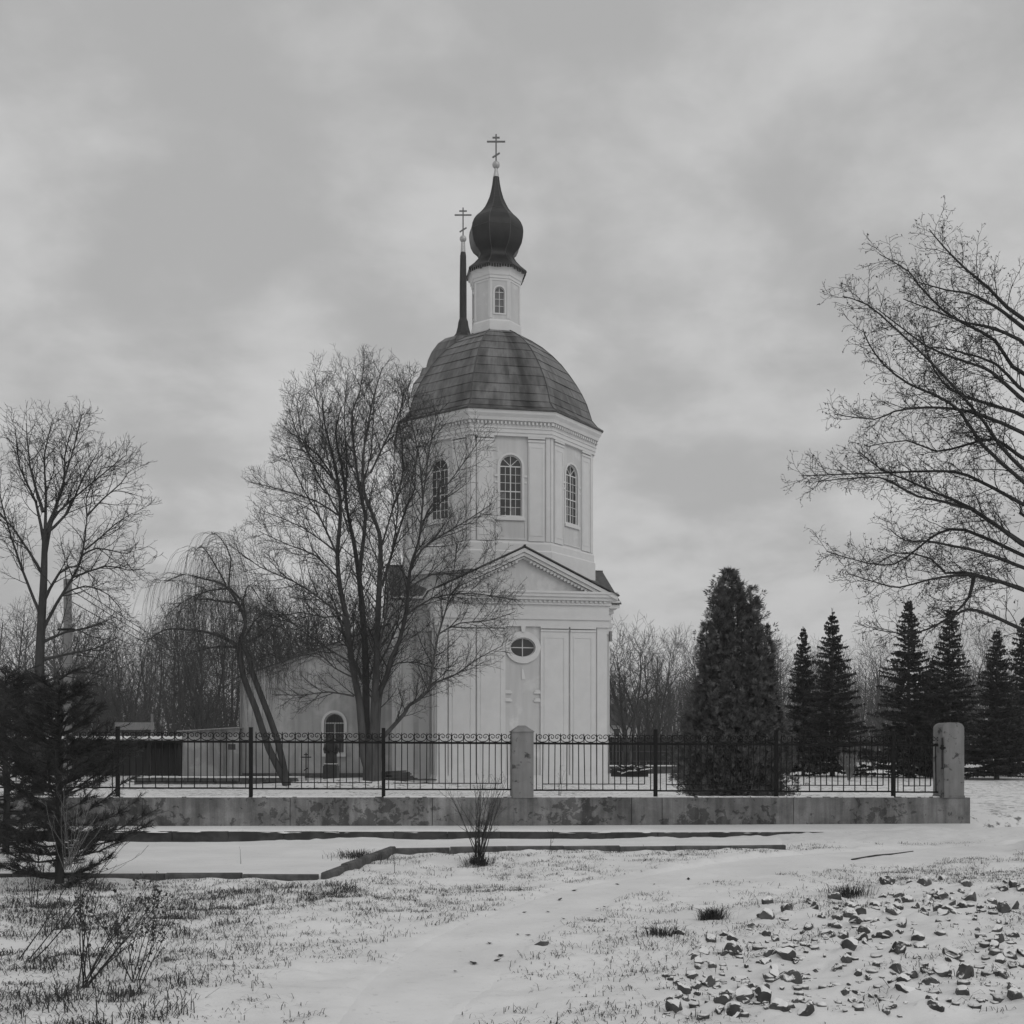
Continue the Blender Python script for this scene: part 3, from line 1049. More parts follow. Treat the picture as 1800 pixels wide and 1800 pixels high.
def arched_window(parent, Mx, xc, w, z0, zs, y, cols=4, rows=6, fan=4, name='window', glass=None, cross_w=.05, fine=.022, mid=True):
    """frame with bars, each pane its own sub-part; y = outer plane of the glazing"""
    glass = glass or M_glass
    r = w / 2
    m = MB(Mx)
    ring(m, arch(xc, w - 2 * cross_w, z0 + cross_w, zs), arch(xc, w, z0, zs), y - .03, y + .03)
    ri = r - cross_w
    m.box(xc - ri, xc + ri, y - .025, y + .02, zs - cross_w / 2, zs + cross_w / 2)
    m.box(xc - cross_w / 2, xc + cross_w / 2, y - .022, y + .02, z0 + cross_w, zs - cross_w / 2)
    if mid:
        zm = (z0 + zs) / 2
        m.box(xc - ri, xc + ri, y - .024, y + .02, zm - cross_w / 2, zm + cross_w / 2)
    xsb = [xc - ri + 2 * ri * k / cols for k in range(cols + 1)]
    zsb = [z0 + cross_w + (zs - z0 - cross_w) * k / rows for k in range(rows + 1)]
    for k in range(1, cols):
        if k * 2 != cols: m.box(xsb[k] - fine / 2, xsb[k] + fine / 2, y - .015, y + .01, z0 + cross_w, zs - cross_w / 2)
    for k in range(1, rows):
        if not (mid and k * 2 == rows): m.box(xc - ri, xc + ri, y - .014, y + .01, zsb[k] - fine / 2, zsb[k] + fine / 2)
    for k in range(1, fan):
        a = math.pi * k / fan
        bar2(m, xc, zs + cross_w / 2, xc + ri * math.cos(a), zs + ri * math.sin(a), fine * 1.3, y - .016, y + .01)
    win = m.build(name, M_frame, parent)
    for c in range(cols):
        for q in range(rows):
            t1, t2 = rg.uniform(-.004, .004), rg.uniform(-.004, .004)
            pm = MB(Mx)
            pm.add([(xsb[c], y + .012 + t1, zsb[q]), (xsb[c + 1], y + .012 + t2, zsb[q]), (xsb[c + 1], y + .012 - t1, zsb[q + 1]), (xsb[c], y + .012 - t2, zsb[q + 1])], [(0, 1, 2, 3)])
            pm.build('pane', glass if rg.random() > .1 else M_glass_l, win)
    for k in range(fan):
        pm = MB(Mx)
        pts = [(xc, y + .012, zs)] + [(xc + ri * math.cos(math.pi * (k + j / 4) / fan), y + .012, zs + ri * math.sin(math.pi * (k + j / 4) / fan)) for j in range(5)]
        pm.add(pts, [tuple(range(6))])
        pm.build('pane', glass, win)
    return win


# --- octagonal tier
AO = 4.48
HWO = AO * math.tan(OCT)           # half width of a face
Z_OB, Z_OT = 7.6, 17.0
for i in range(8):
    Mx = FR(i)
    vis = i in (0, 1, 2, 6, 7)
    m = MB(Mx)
    y = -AO
    if i in (0, 1, 7, 2, 6):
        hole = arch(0, 1.06, 12.5, 14.80)
        m.holed([(-HWO, Z_OB), (HWO, Z_OB), (HWO, Z_OT), (-HWO, Z_OT)], [hole], y, .28)
    else:
        m.add([(-HWO, y, Z_OB), (HWO, y, Z_OB), (HWO, y, Z_OT), (-HWO, y, Z_OT)], [(0, 1, 2, 3)])
    m.build('wall', M_plaster, church)
    if not vis: continue
    arched_window(church, Mx, 0, 1.06, 12.5, 14.80, y + .09)
    t = MB(Mx)
    # window surround, sill
    ring(t, arch(0, 1.06, 12.5, 14.80), arch(0, 1.26, 12.42, 14.80), y - .04, y + .01)
    t.box(-.66, .66, y - .09, y, 12.30, 12.42)
    # imposts beside the window
    for sx in (-1, 1):
        t.box(sx * .68 - .09, sx * .68 + .09, y - .05, y, 14.30, 14.40)
        t.box(sx * .68 - .07, sx * .68 + .07, y - .04, y, 14.02, 14.10)
    t.build('window_surround', M_trim, church)
    p = MB(Mx)
    for sx in (-1, 1):
        xa, xb = sorted((sx * .82, sx * (HWO - .28)))
        p.box(xa, xb, y - .075, y, 11.35, 15.93)
        # capital
        p.box(xa - .02, xb + .02, y - .115, y, 15.93, 16.02)
        p.box(xa - .03, xb + .03, y - .13, y, 16.08, 16.17)
        # raised border of the shaft panel
        q = y - .092
        p.box(xa + .06, xa + .11, q, y - .075, 11.6, 15.75)
        p.box(xb - .11, xb - .06, q, y - .075, 11.6, 15.75)
        p.box(xa + .11, xb - .11, q, y - .075, 15.68, 15.75)
        p.box(xa + .11, xb - .11, q, y - .075, 11.6, 11.67)
        # corner strip
        xa, xb = sorted((sx * (HWO - .2), sx * (HWO - .002)))
        p.box(xa, xb, y - .055, y, 11.35, 16.17)
    p.build('pilaster', M_trim, church)
    s = MB(Mx)
    s.box(-.72, .72, y - .035, y, 11.42, 11.47); s.box(-.72, -.67, y - .035, y, 11.47, 12.22); s.box(.67, .72, y - .035, y, 11.47, 12.22)
    s.build('apron_panel', M_trim, church)
    d = MB(Mx)
    nd = 22
    wd = (HWO + .16)
    for k in range(nd):
        xx = -wd + 2 * wd * (k + .5) / nd
        d.box(xx - .042, xx + .042, y - .27, y - .2, 16.68, 16.80)
    tag(d.build('dentil_band', M_trim, church), kind='stuff')
ph = math.pi / 8
o8 = lambda r, z: (r / COS8, z)
T8 = Matrix.Translation((0, 0, ZB))


def lath8(name, prof, mt, parent=church, cap=False, k=1.0, smooth=False):
    m = MB(T8)
    m.lathe([o8(r, z) for r, z in prof], 8, ph, cap=cap)
    return m.build(name, mt, parent, smooth)


lath8('base_moulding', [(AO, 10.0), (AO + .16, 10.0), (AO + .16, 10.85), (AO + .10, 10.92), (AO + .10, 11.22), (AO + .06, 11.3), (AO, 11.35)], M_trim)
lath8('architrave', [(AO, 16.17), (AO + .14, 16.17), (AO + .14, 16.3), (AO + .18, 16.32), (AO + .18, 16.48), (AO + .22, 16.5), (AO + .22, 16.54), (AO + .15, 16.56), (AO + .15, 16.82),
                      (AO + .30, 16.84), (AO + .34, 16.98), (AO + .44, 17.12), (AO + .46, 17.28), (AO, 17.3)], M_trim)
# --- dome of sheet metal
dome_prof = [(4.98, 17.33), (4.72, 17.52), (4.47, 17.86), (4.36, 18.25), (4.22, 18.7), (4.00, 19.2), (3.73, 19.7), (3.42, 20.2), (3.06, 20.72), (2.64, 21.2), (2.17, 21.65), (1.66, 22.03), (1.22, 22.3)]
lath8('dome_lining', [(r - .05, z - .03) for r, z in dome_prof], M_roofunder)
lath8('roof_edge', [(4.90, 17.26), (5.01, 17.28), (5.01, 17.34), (4.93, 17.36)], M_edge)
rd = random.Random(3)
tn = math.tan(OCT)
for i in (0, 1, 2, 6, 7, 3, 5):
    Mx = FR(i)
    for j in range(len(dome_prof) - 1):
        (r0, z0), (r1, z1) = dome_prof[j], dome_prof[j + 1]
        nc = max(1, int(round(r0 * tn * 2 / 1.05)))
        if i in (3, 5): nc = 1
        sh = 0.5 * (j % 2) / nc if nc > 1 else 0
        cuts = sorted(set([0.0, 1.0] + [min(1, max(0, (k / nc) + sh)) for k in range(0, nc + 1)]))
        for c0, c1 in zip(cuts[:-1], cuts[1:]):
            if c1 - c0 < .04: continue
            m = MB(Mx)
            e = 0.005
            lift = rd.uniform(-.008, .008)
            za, zb_ = z0 + .012, z1 - .004
            f0 = lambda t, r: (2 * t - 1) * r * tn
            xa, xb = f0(c0, r0) + e / 2, f0(c1, r0) - e / 2
            xc_, xd = f0(c0, r1) + e / 2, f0(c1, r1) - e / 2
            ta, tb, tcn, td = [rd.uniform(-.006, .006) + lift for _ in range(4)]
            m.add([(xa, -r0 + ta - .012, za), (xb, -r0 + tb - .012, za), (xd, -r1 + tcn, zb_), (xc_, -r1 + td, zb_),
                   (xa, -r0 + ta + .02, za - .01), (xb, -r0 + tb + .02, za - .01)],
                  [(0, 1, 2, 3), (4, 5, 1, 0)])
            m.build('roof_sheet', M_dome, church)
hips = MB(T8)
for i in range(8):
    a = ph + i * math.pi / 4
    hips.tube([(r / COS8 * math.cos(a), r / COS8 * math.sin(a), z) for r, z in dome_prof], .032, 5)
hips.build('hip_seam', M_edge, church)
# --- drum
AD = 1.13
HWD = AD * tn
for i in range(8):
    Mx = FR(i)
    m = MB(Mx)
    if i in (0, 2, 6):
        m.holed([(-HWD, 22.0), (HWD, 22.0), (HWD, 25.2), (-HWD, 25.2)], [arch(0, .50, 23.15, 24.20, 10)], -AD, .15)
        arched_window(church, Mx, 0, .50, 23.15, 24.20, -AD + .1, 2, 3, 2, glass=M_glass_l, cross_w=.03, fine=.025, mid=False)
        t = MB(Mx)
        ring(t, arch(0, .50, 23.15, 24.20, 10), arch(0, .64, 23.08, 24.20, 10), -AD - .03, -AD + .01)
        t.build('window_surround', M_trim, church)
    else:
        m.add([(-HWD, -AD, 22.0), (HWD, -AD, 22.0), (HWD, -AD, 25.2), (-HWD, -AD, 25.2)], [(0, 1, 2, 3)])
    m.build('drum_wall', M_plaster, church)
    t = MB(Mx)
    q = -AD - .025
    for sx in (-1, 1):
        xa, xb = sorted((sx * (HWD - .09), sx * (HWD - .002)))
        t.box(xa, xb, q, -AD, 22.9, 24.85)
    t.box(-HWD + .09, HWD - .09, q, -AD, 24.75, 24.85)
    t.build('drum_pilaster', M_trim, church)
lath8('drum_base', [(AD, 22.15), (AD + .07, 22.15), (AD + .07, 22.75), (AD + .03, 22.82), (AD, 22.85)], M_trim)
lath8('drum_cornice', [(AD, 24.86), (AD + .05, 24.86), (AD + .06, 24.98), (AD + .10, 25.02), (AD + .13, 25.2), (AD + .24, 25.42), (AD + .26, 25.5), (AD, 25.52)], M_trim)
# --- onion
def zy(py): return EYE + (HOR - py) / FPX * 57.0
onion_prof = [(1.45, zy(484)), (1.42, zy(481)), (1.15, zy(472)), (.94, zy(463)), (.80, zy(453)), (.90, zy(447)), (1.08, zy(441)), (1.20, zy(432)), (1.26, zy(421)), (1.28, zy(411)), (1.25, zy(403)), (1.16, zy(395)), (1.07, zy(390)), (.95, zy(385)), (.81, zy(380)),
              (.70, zy(375)), (.58, zy(369)), (.47, zy(361)), (.34, zy(350)), (.24, zy(337)), (.17, zy(324)), (.13, zy(312))]
for i in range(8):
    Mx = FR(i)
    m = MB(Mx)
    v, f = [], []
    for r, z in onion_prof:
        v += [(-r * tn, -r, z), (r * tn, -r, z)]
    for j in range(len(onion_prof) - 1):
        f.append((2 * j, 2 * j + 1, 2 * j + 3, 2 * j + 2))
    m.add(v, f)
    m.build('onion_facet', M_onion, church, smooth=True)
os_ = MB(T8)
for i in range(8):
    a = ph + i * math.pi / 4
    os_.tube([(r / COS8 * math.cos(a), r / COS8 * math.sin(a), z) for r, z in onion_prof], .018, 4)
for j in (9, 12, 15, 17, 18):
    r, z = onion_prof[j]
    os_.lathe([o8(r + .004, z - .012), o8(r + .014, z), o8(r + .004, z + .012)], 8, ph, cap=False)
os_.build('onion_seam', M_edge, church)
# ragged metal valance under the onion
va = MB(T8)
for i in range(8):
    for k in range(9):
        a = ph + (i - 1) * math.pi / 4
        b = a + math.pi / 4
        c0, c1 = k / 9, (k + .8) / 9
        r = 1.43 / COS8
        A = Vector((r * math.cos(a), r * math.sin(a))); B = Vector((r * math.cos(b), r * math.sin(b)))
        p0, p1 = A.lerp(B, c0), A.lerp(B, c1)
        dz = .12 + .06 * rd.random()
        va.add([(p0.x, p0.y, zy(484)), (p1.x, p1.y, zy(484)), (p1.x * .99, p1.y * .99, zy(484) - dz), (p0.x * .99, p0.y * .99, zy(484) - dz)], [(0, 1, 2, 3)])
va.build('metal_valance', M_onion, church)
lath8('spire_sleeve', [(.15, zy(312)), (.10, zy(303)), (.06, zy(295))], M_gilt)


def ball(name, cx, cy, cz, r, mt, parent, M0=T8):
    m = MB(M0)
    m.lathe([(max(.004, r * math.sin(math.pi * k / 12)), cz - r * math.cos(math.pi * k / 12)) for k in range(13)], 18, cx=cx, cy=cy)
    return m.build(name, mt, parent, smooth=True)


ball('ball', 0, 0, zy(290), .19, M_gilt, church)


def orth_cross(parent, cx, cy, z0, z1, zm, zt_, zs_, wm, wt, ws, th, mt, M0, slope=.45):
    m = MB(M0)
    d = th * .6
    m.box(cx - th, cx + th, cy - d, cy + d, z0, z1)
    m.box(cx - wm, cx + wm, cy - d - .004, cy + d + .004, zm - th, zm + th)
    m.box(cx - wt, cx + wt, cy - d - .004, cy + d + .004, zt_ - th, zt_ + th)
    bar2(m, cx - ws, zs_ - ws * slope * 1.4, cx + ws, zs_ + ws * slope * 1.4, th * 2, cy - d - .004, cy + d + .004)
    return m.build('cross', mt, parent)


orth_cross(church, 0, 0, zy(285), zy(236), zy(249), zy(242), zy(273), .46, .18, .18, .036, M_cross, T8 @ Matrix.Rotation(-TH, 4, 'Z'))


# --- the arms with pediments
def arm(i, L, w, dx, inner, oval, sides=(-1, 1)):
    Mx = FR(i) @ Matrix.Translation((dx, 0, 0))
    y = -L
    m = MB(Mx)
    outer = [(-w, 0.0), (w, 0.0), (w, 8.3), (-w, 8.3)]
    if oval:
        m.holed(outer, [ellipse(0, 6.29, .57, .44)], y, .3)
    else:
        m.add([(x, y, z) for x, z in outer], [(0, 1, 2, 3)])
    m.build('wall', M_plaster, church)
    for sx in (-1, 1):
        ms = MB(Mx)
        ms.add([(sx * w, y, 0), (sx * w, -inner, 0), (sx * w, -inner, 8.3), (sx * w, y, 8.3)], [(0, 1, 2, 3)[::sx]])
        ms.build('side_wall', M_plaster, church)
    # plinth
    pm = MB(Mx)
    pm.box(-w - .10, w + .10, y - .10, y, 0.0, .46)
    pm.box(-w - .06, w + .06, y - .06, y, .46, .56)
    for sx in (-1, 1):
        xa, xb = sorted((sx * w, sx * (w + .10)))
        pm.box(xa, xb, y, -inner, 0.0, .46)
        xa, xb = sorted((sx * w, sx * (w + .06)))
        pm.box(xa, xb, y, -inner, .46, .56)
    pm.build('plinth', M_trim, church)
    # pilasters with raised borders: two beside the middle bay on each side, and a corner strip
    for sx in (-1, 1):
        for (a, b) in ((.80, 2.08), (2.16, 3.34)):
            a, b = a * w / 3.83, b * w / 3.83
            xa, xb = sorted((sx * a, sx * b))
            p = MB(Mx)
            p.box(xa, xb, y - .075, y, .56, 7.02)
            p.box(xa, xb, y - .12, y, 7.02, 7.10)
            p.box(xa - .01, xb + .01, y - .14, y, 7.15, 7.23)
            q = y - .094
            p.box(xa + .16, xa + .22, q, y - .075, .8, 6.8)
            p.box(xb - .22, xb - .16, q, y - .075, .8, 6.8)
            p.box(xa + .22, xb - .22, q, y - .075, 6.73, 6.8)
            p.box(xa + .22, xb - .22, q, y - .075, .8, .87)
            p.build('pilaster', M_trim, church)
        p = MB(Mx)
        xa, xb = sorted((sx * (w - .42 * w / 3.83), sx * (w + .03)))
        p.box(xa, xb, y - .055, y, .56, 7.23)
        xa, xb = sorted((sx * w, sx * (w + .055)))
        for k in range(2):
            yy = y + .05 + k * (L - inner - .6) * .55
            p.box(xa, xb, yy, yy + .5, .56, 7.23)
        p.build('corner_pilaster', M_trim, church)
    # entablature: wraps front and sides
    e = MB(Mx)
    lev = [(7.23, 7.55, .13), (7.55, 7.75, .19), (7.75, 8.22, .12), (8.22, 8.30, .22), (8.42, 8.56, .34), (8.56, 8.70, .42), (8.70, 8.80, .47)]
    for z0, z1, d in lev:
        e.box(-w - d, w + d, y - d, y, z0, z1)
        for sx in (-1, 1):
            xa, xb = sorted((sx * w, sx * (w + d)))
            e.box(xa, xb, y, -inner, z0, z1)
    e.box(-w - .2, w + .2, y - .2, y, 8.30, 8.42)
    for sx in (-1, 1):
        xa, xb = sorted((sx * w, sx * (w + .2)))
        e.box(xa, xb, y, -inner, 8.30, 8.42)
    e.build('entablature', M_trim, church)
    d = MB(Mx)
    nd = int(2 * w / .21)
    for k in range(nd):
        xx = -w + 2 * w * (k + .5) / nd
        d.box(xx - .055, xx + .055, y - .27, y - .2, 8.31, 8.415)
    tag(d.build('dentil_band', M_trim, church), kind='stuff')
    # pediment
    ap, tip, zt0 = 10.70, w + .45, 8.62
    sl = (ap - zt0) / tip
    t = MB(Mx)
    t.prism([(-w - .1, 8.8), (w + .1, 8.8), (0, 8.8 + (w + .1) * sl)], y - .02, y + .3)
    t.build('tympanum', M_plaster, church)
    rk = MB(Mx)
    for sx in (-1, 1):
        for off, th, dp in ((-.10, .17, .45), (-.27, .14, .36), (-.40, .07, .22)):
            x0, z0 = sx * tip, zt0 + off
            if off < -.2: x0, z0 = sx * (tip - .35), zt0 + off + .35 * sl
            pts = [(x0, z0 - th / 2), (0, ap + off - th / 2), (0, ap + off + th / 2), (x0, z0 + th / 2)]
            if sx < 0: pts = pts[::-1]
            rk.prism(pts[::-1], y - dp, y + .1)
    rk.build('raking_cornice', M_trim, church)
    rdn = MB(Mx)
    nd = 20
    for sx in (-1, 1):
        for k in range(nd):
            xx = sx * (0.25 + (w - .7) * (k + .5) / nd)
            zz = ap - abs(xx) * sl - .44
            rdn.prism([(xx - .055, zz - .06), (xx + .055, zz - .06), (xx + .055, zz + .06), (xx - .055, zz + .06)], y - .26, y - .05)
    tag(rdn.build('raking_dentils', M_trim, church), kind='stuff')
    for sx in (-1, 1):
        n = 6
        for k in range(n):
            ya = y - .52 + (L + .52 - 2.4) * k / n
            yb = y - .52 + (L + .52 - 2.4) * (k + 1) / n - .012
            q = MB(Mx)
            x0, z0, z1 = sx * (tip + .06), zt0 - .0 + rd.uniform(0, .008), ap + .03 + rd.uniform(0, .008)
            v = [(x0, ya, z0), (0, ya, z1), (0, yb, z1), (x0, yb, z0), (x0, ya, z0 + .05), (0, ya, z1 + .05), (0, yb, z1 + .05), (x0, yb, z0 + .05)]
            fs = [(0, 1, 2, 3), (7, 6, 5, 4), (0, 4, 5, 1), (1, 5, 6, 2), (2, 6, 7, 3), (3, 7, 4, 0)]
            q.add(v, fs)
            q.build('roof_sheet', M_dome if k else M_edge, church)
    rg_ = MB(Mx)
    rg_.tube([(0, y - .54, ap + .08), (0, -2.4, ap + .08)], .05, 5)
    rg_.build('ridge_cap', M_edge, church)
    if oval:
        o = MB(Mx)
        ring(o, ellipse(0, 6.29, .57, .44), ellipse(0, 6.29, .80, .72), y - .09, y + .01)
        o.prism([(-.07, 6.98), (.07, 6.98), (.11, 7.25), (-.11, 7.25)], y - .15, y)
        o.build('window_surround', M_trim, church)
        wv = MB(Mx)
        ring(wv, ellipse(0, 6.29, .53, .40), ellipse(0, 6.29, .57, .44), y + .10, y + .16)
        wv.box(-.02, .02, y + .09, y + .15, 5.88, 6.70)
        wv.box(-.54, .54, y + .092, y + .15, 6.27, 6.31)
        win = wv.build('oval_window', M_frame, church)
        for sx, sz in ((1, 1), (-1, 1), (-1, -1), (1, -1)):
            g = MB(Mx)
            pts = [(0, y + .14, 6.29)] + [(sx * .55 * math.cos(k / 6 * math.pi / 2), y + .14, 6.29 + sz * .42 * math.sin(k / 6 * math.pi / 2)) for k in range(7)]
            g.add(pts, [tuple(range(8))[::(1 if sx * sz > 0 else -1)]])
            g.build('pane', M_glass, win)
        for sx in (-1, 1):
            for z0 in (3.86, 4.22):
                im = MB(Mx)
                xa, xb = sorted((sx * .50, sx * .795))
                im.box(xa, xb, y - .07, y, z0, z0 + .09)
                xa, xb = sorted((sx * .56, sx * .795))
                im.box(xa, xb, y - .045, y, z0 + .09, z0 + .16)
                im.build('impost', M_trim, church)
        ks = MB(Mx)
        ks.prism([(-.06, 4.86), (.12, 4.86), (.02, 5.30), (-.06, 5.36)], y - .03, y)
        ks.build('keystone', M_trim, church)
    return Mx


arm(0, 6.1, 3.83, 0.28, 3.0, True)
arm(6, 4.95, 3.25, 0.0, 3.0, False)
arm(2, 4.95, 3.25, 0.0, 3.0, False)
lamp = MB(T8)
lamp.box(4.32, 4.42, -6.02, -5.8, 6.65, 7.1)
lamp.build('wall_lamp', M_pole, church)

# ---------------------------------------------------------------- bell tower behind
BY = 66.0
bx, _, _ = P(814, 600, BY)
tower = empty('bell_tower', (bx, BY, 0.2), TH, 'bell tower behind the church with a dark needle spire and small dome', 'bell tower')


def zb(py): return EYE + (HOR - py) / FPX * BY


kb = FPX / BY
TB = Matrix.Translation((0, 0, -0.2))


def lt(name, prof, mt, n=8, smooth=False, cap=False):
    m = MB(TB)
    c = COS8 if n == 8 else 1
    m.lathe([(r / c, z) for r, z in prof], n, ph if n == 8 else 0, cap=cap)
    return m.build(name, mt, tower, smooth)


lt('wall', [(2.5, 0.2), (2.5, zb(708))], M_plaster)
lt('cornice', [(2.5, zb(716)), (2.62, zb(714)), (2.66, zb(706)), (2.88, zb(694)), (2.93, zb(691.5)), (2.4, zb(690.5))], M_trim)
tprof = [(2.97, zb(691)), (2.62, zb(676)), (2.46, zb(662)), (2.2, zb(660)), (2.12, zb(646)), (1.9, zb(630)), (1.55, zb(614)), (1.1, zb(602)), (.6, zb(595))]
for j in range(len(tprof) - 1):
    (r0, z0), (r1, z1) = tprof[j], tprof[j + 1]
    for i in range(8):
        m = MB(TB @ Matrix.Rotation(i * math.pi / 4, 4, 'Z'))
        dl = rd.uniform(-.008, .008)
        m.add([(-r0 * tn + .008, -r0 + dl, z0 + .01), (r0 * tn - .008, -r0 + dl, z0 + .01), (r1 * tn - .008, -r1 + dl, z1), (-r1 * tn + .008, -r1 + dl, z1)], [(0, 1, 2, 3)])
        m.build('roof_sheet', M_dome, tower)
lt('dome_lining', [(r - .05, z - .02) for r, z in tprof[1:]], M_roofunder)
lt('needle_spire', [(.62, zb(597)), (.42, zb(588)), (.31, zb(575)), (.27, zb(566)), (.20, zb(560)), (.195, zb(500)), (.17, zb(450)), (.14, zb(444))], M_onion)
lt('spire_sleeve', [(.14, zb(444)), (.11, zb(426))], M_gilt, 8)
ball('ball', 0, 0, zb(420), .20, M_gilt, tower, TB)
orth_cross(tower, 0, 0, zb(415), zb(365), zb(378), zb(371), zb(404), .49, .22, .2, .036, M_cross, TB @ Matrix.Rotation(-TH, 4, 'Z'))

# ---------------------------------------------------------------- annex with arched window, lean-to
AY = 59.0
ann = empty('church_annex', (0, AY, 0.35), 0, 'pale gabled annex with an arched barred window left of the church', 'annex')
TA = Matrix.Translation((0, 0, -0.35))
ax = lambda px: (px - 900) / FPX * AY
az = lambda py: EYE + (HOR - py) / FPX * AY
xl, xr, xm = ax(424), ax(1046 - 0), ax(735)
xr = ax(730)
sl_a = (az(1112) - az(1192)) / (ax(650) - ax(424))
zl = az(1192)
zr = zl + (xr - xl) * sl_a
wxc, ww = ax(587.5), 1.06
whole = arch(wxc, ww, az(1324), az(1271))
m = MB(TA)
m.holed([(xl, 0.1), (xr, 0.1), (xr, zr), (xl, zl)], [whole], 0, .3)
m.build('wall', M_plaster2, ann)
m = MB(TA)
m.add([(xl, 0, .1), (xl, 9, .1), (xl, 9, zl), (xl, 0, zl)], [(3, 2, 1, 0)])
m.build('side_wall', M_plaster2, ann)
m = MB(TA)
m.box(xl - .05, xr, -.09, -.002, .1, az(1359))
m.build('plinth', M_kerb2, ann)
for k in range(8):
    xa, xb = xl - .35 + (xr - xl + .35) * k / 8, xl - .35 + (xr - xl + .35) * (k + 1) / 8 - .012
    f = lambda x: zl + (x - xl) * sl_a
    m = MB(TA)
    m.prism([(xa, f(xa) + .02), (xb, f(xb) + .02), (xb, f(xb) + .10), (xa, f(xa) + .10)], -.35, 9)
    m.build('roof_sheet', M_edge, ann)
m = MB(TA)
f = lambda x: zl + (x - xl) * sl_a
m.prism([(xl - .05, f(xl) - .32), (xr, f(xr) - .32), (xr, f(xr) - .14), (xl - .05, f(xl) - .14)], -.10, -.002)
m.prism([(xl - .15, f(xl) - .14), (xr, f(xr) - .14), (xr, f(xr) + .02), (xl - .15, f(xl) + .02)], -.22, -.002)
m.build('verge_cornice', M_plaster2, ann)
arched_window(ann, TA, wxc, ww, az(1324), az(1271), .16, 2, 3, 1, cross_w=.06, fine=.03, mid=False)
m = MB(TA)
ring(m, arch(wxc, ww, az(1324), az(1271)), arch(wxc, ww + .26, az(1324), az(1271)), -.05, .01)
m.box(wxc - .62, wxc + .62, -.14, -.001, az(1330), az(1324))
m.build('window_surround', M_trim, ann)
gr = MB(TA)
for k in range(1, 8):
    x = wxc - ww / 2 + ww * k / 8
    gr.tube([(x, .06, az(1324)), (x, .06, az(1271) + .35 * math.sin(math.pi * k / 8))], .010, 4)
gr.tube([(wxc - .5, .06, az(1300)), (wxc + .5, .06, az(1300))], .010, 4)
gr.build('window_grille', M_iron, ann)
m = MB(TA)
m.tube([(xl + .02, -.12, zl - .2), (xl + .02, -.12, .4)], .06, 8)
m.build('downpipe', M_pole, ann)

lean = empty('lean_to', (0, 58.0, 0.35), 0, 'low white lean-to with a small dark window against the annex', 'lean-to')
lx0, lx1 = (320 - 900) / FPX * 58.0, (421 - 900) / FPX * 58.0
lz = lambda py: EYE + (HOR - py) / FPX * 58.0
m = MB(TA)
hx0, hx1 = (401 - 900) / FPX * 58.0, (414 - 900) / FPX * 58.0
m.holed([(lx0, .1), (lx1, .1), (lx1, lz(1280)), (lx0, lz(1286))], [[(hx0, lz(1318)), (hx1, lz(1318)), (hx1, lz(1308)), (hx0, lz(1308))]], 0, .12)
m.add([(lx0, 0, .1), (lx0, 6, .1), (lx0, 6, lz(1286)), (lx0, 0, lz(1286))], [(3, 2, 1, 0)])
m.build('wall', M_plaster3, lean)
m = MB(TA); m.prism([(lx0 - .2, lz(1286)), (lx1, lz(1280)), (lx1, lz(1278)), (lx0 - .2, lz(1284.5))], -.25, 6); m.build('roof', M_sheet, lean)
m = MB(TA); m.box(hx0, hx1, .08, .1, lz(1318), lz(1308)); m.build('window', M_glass, lean)
m = MB(TA); m.box((390 - 900) / FPX * 58, (394 - 900) / FPX * 58, -.14, -.02, .2, lz(1288)); m.build('downpipe', M_pole, lean)

# low snowy border and paving in front of the lean-to
bor = empty('grave_border', (0, 50.0, 0), 0, 'low concrete border holding snowy beds in front of the lean-to', 'border')
for k in range(10):
    x0 = (236 - 900) / FPX * 50 + k * .72
    m = MB(); m.box(x0, x0 + .70, 0, .22, 0.05, .46 + .02 * rs.random()); m.build('concrete_block', M_kerb2, bor)
m = MB(); m.box((236 - 900) / FPX * 50 - .02, (236 - 900) / FPX * 50 + 7.2, .03, 1.6, .40, .50); m.build('snow_cap', M_snowcap, bor)

# dark shed at the far left
shed = empty('shed', (0, 61.0, .3), 0, 'dark open shed with a corrugated snow-edged roof at the far left', 'shed')
sx_ = lambda px: (px - 900) / FPX * 61.0
sz_ = lambda py: EYE + (HOR - py) / FPX * 61.0
TS = Matrix.Translation((0, 0, -.3))
m = MB(TS); m.box(sx_(20), sx_(318), 3.5, 3.7, 0.1, sz_(1296)); m.build('back_wall', M_dark, shed)
for px in (40, 130, 200, 262, 316):
    m = MB(TS); m.box(sx_(px) - .09, sx_(px) + .09, 0, .18, .1, sz_(1304)); m.build('post', M_dark, shed)
nb_ = 14
for k in range(nb_):
    xa = sx_(20) + (sx_(318) - sx_(20)) * k / nb_
    xb = sx_(20) + (sx_(318) - sx_(20)) * (k + 1) / nb_ - .02
    m = MB(TS); m.box(xa, xb, .6, .64, .1, sz_(1316)); m.build('board', M_dark, shed)
m = MB(TS); m.box(sx_(10), sx_(326), -.5, 4.2, sz_(1303), sz_(1299)); m.build('roof', M_sheet, shed)
m = MB(TS)
wv = []
for k in range(121):
    wv.append((sx_(205) + (sx_(274) - sx_(205)) * k / 120, .03 * math.sin(k * math.pi / 2.5)))
m.add([(x, -.3 + d, sz_(1283)) for x, d in wv] + [(x, -.3 + d, sz_(1270)) for x, d in wv], [(k, k + 1, k + 122, k + 121) for k in range(120)])
m.build('corrugated_sheet', M_sheet, shed)
m = MB(TS); m.box(sx_(10), sx_(326), -.5, 4.2, sz_(1299) + .002, sz_(1294)); m.build('roof_snow', M_snowcap, shed)
m = MB(TS); m.tube([(sx_(257), 1, sz_(1299)), (sx_(257), 1, sz_(1254))], .07, 8); m.build('chimney_pipe', M_pole, shed)

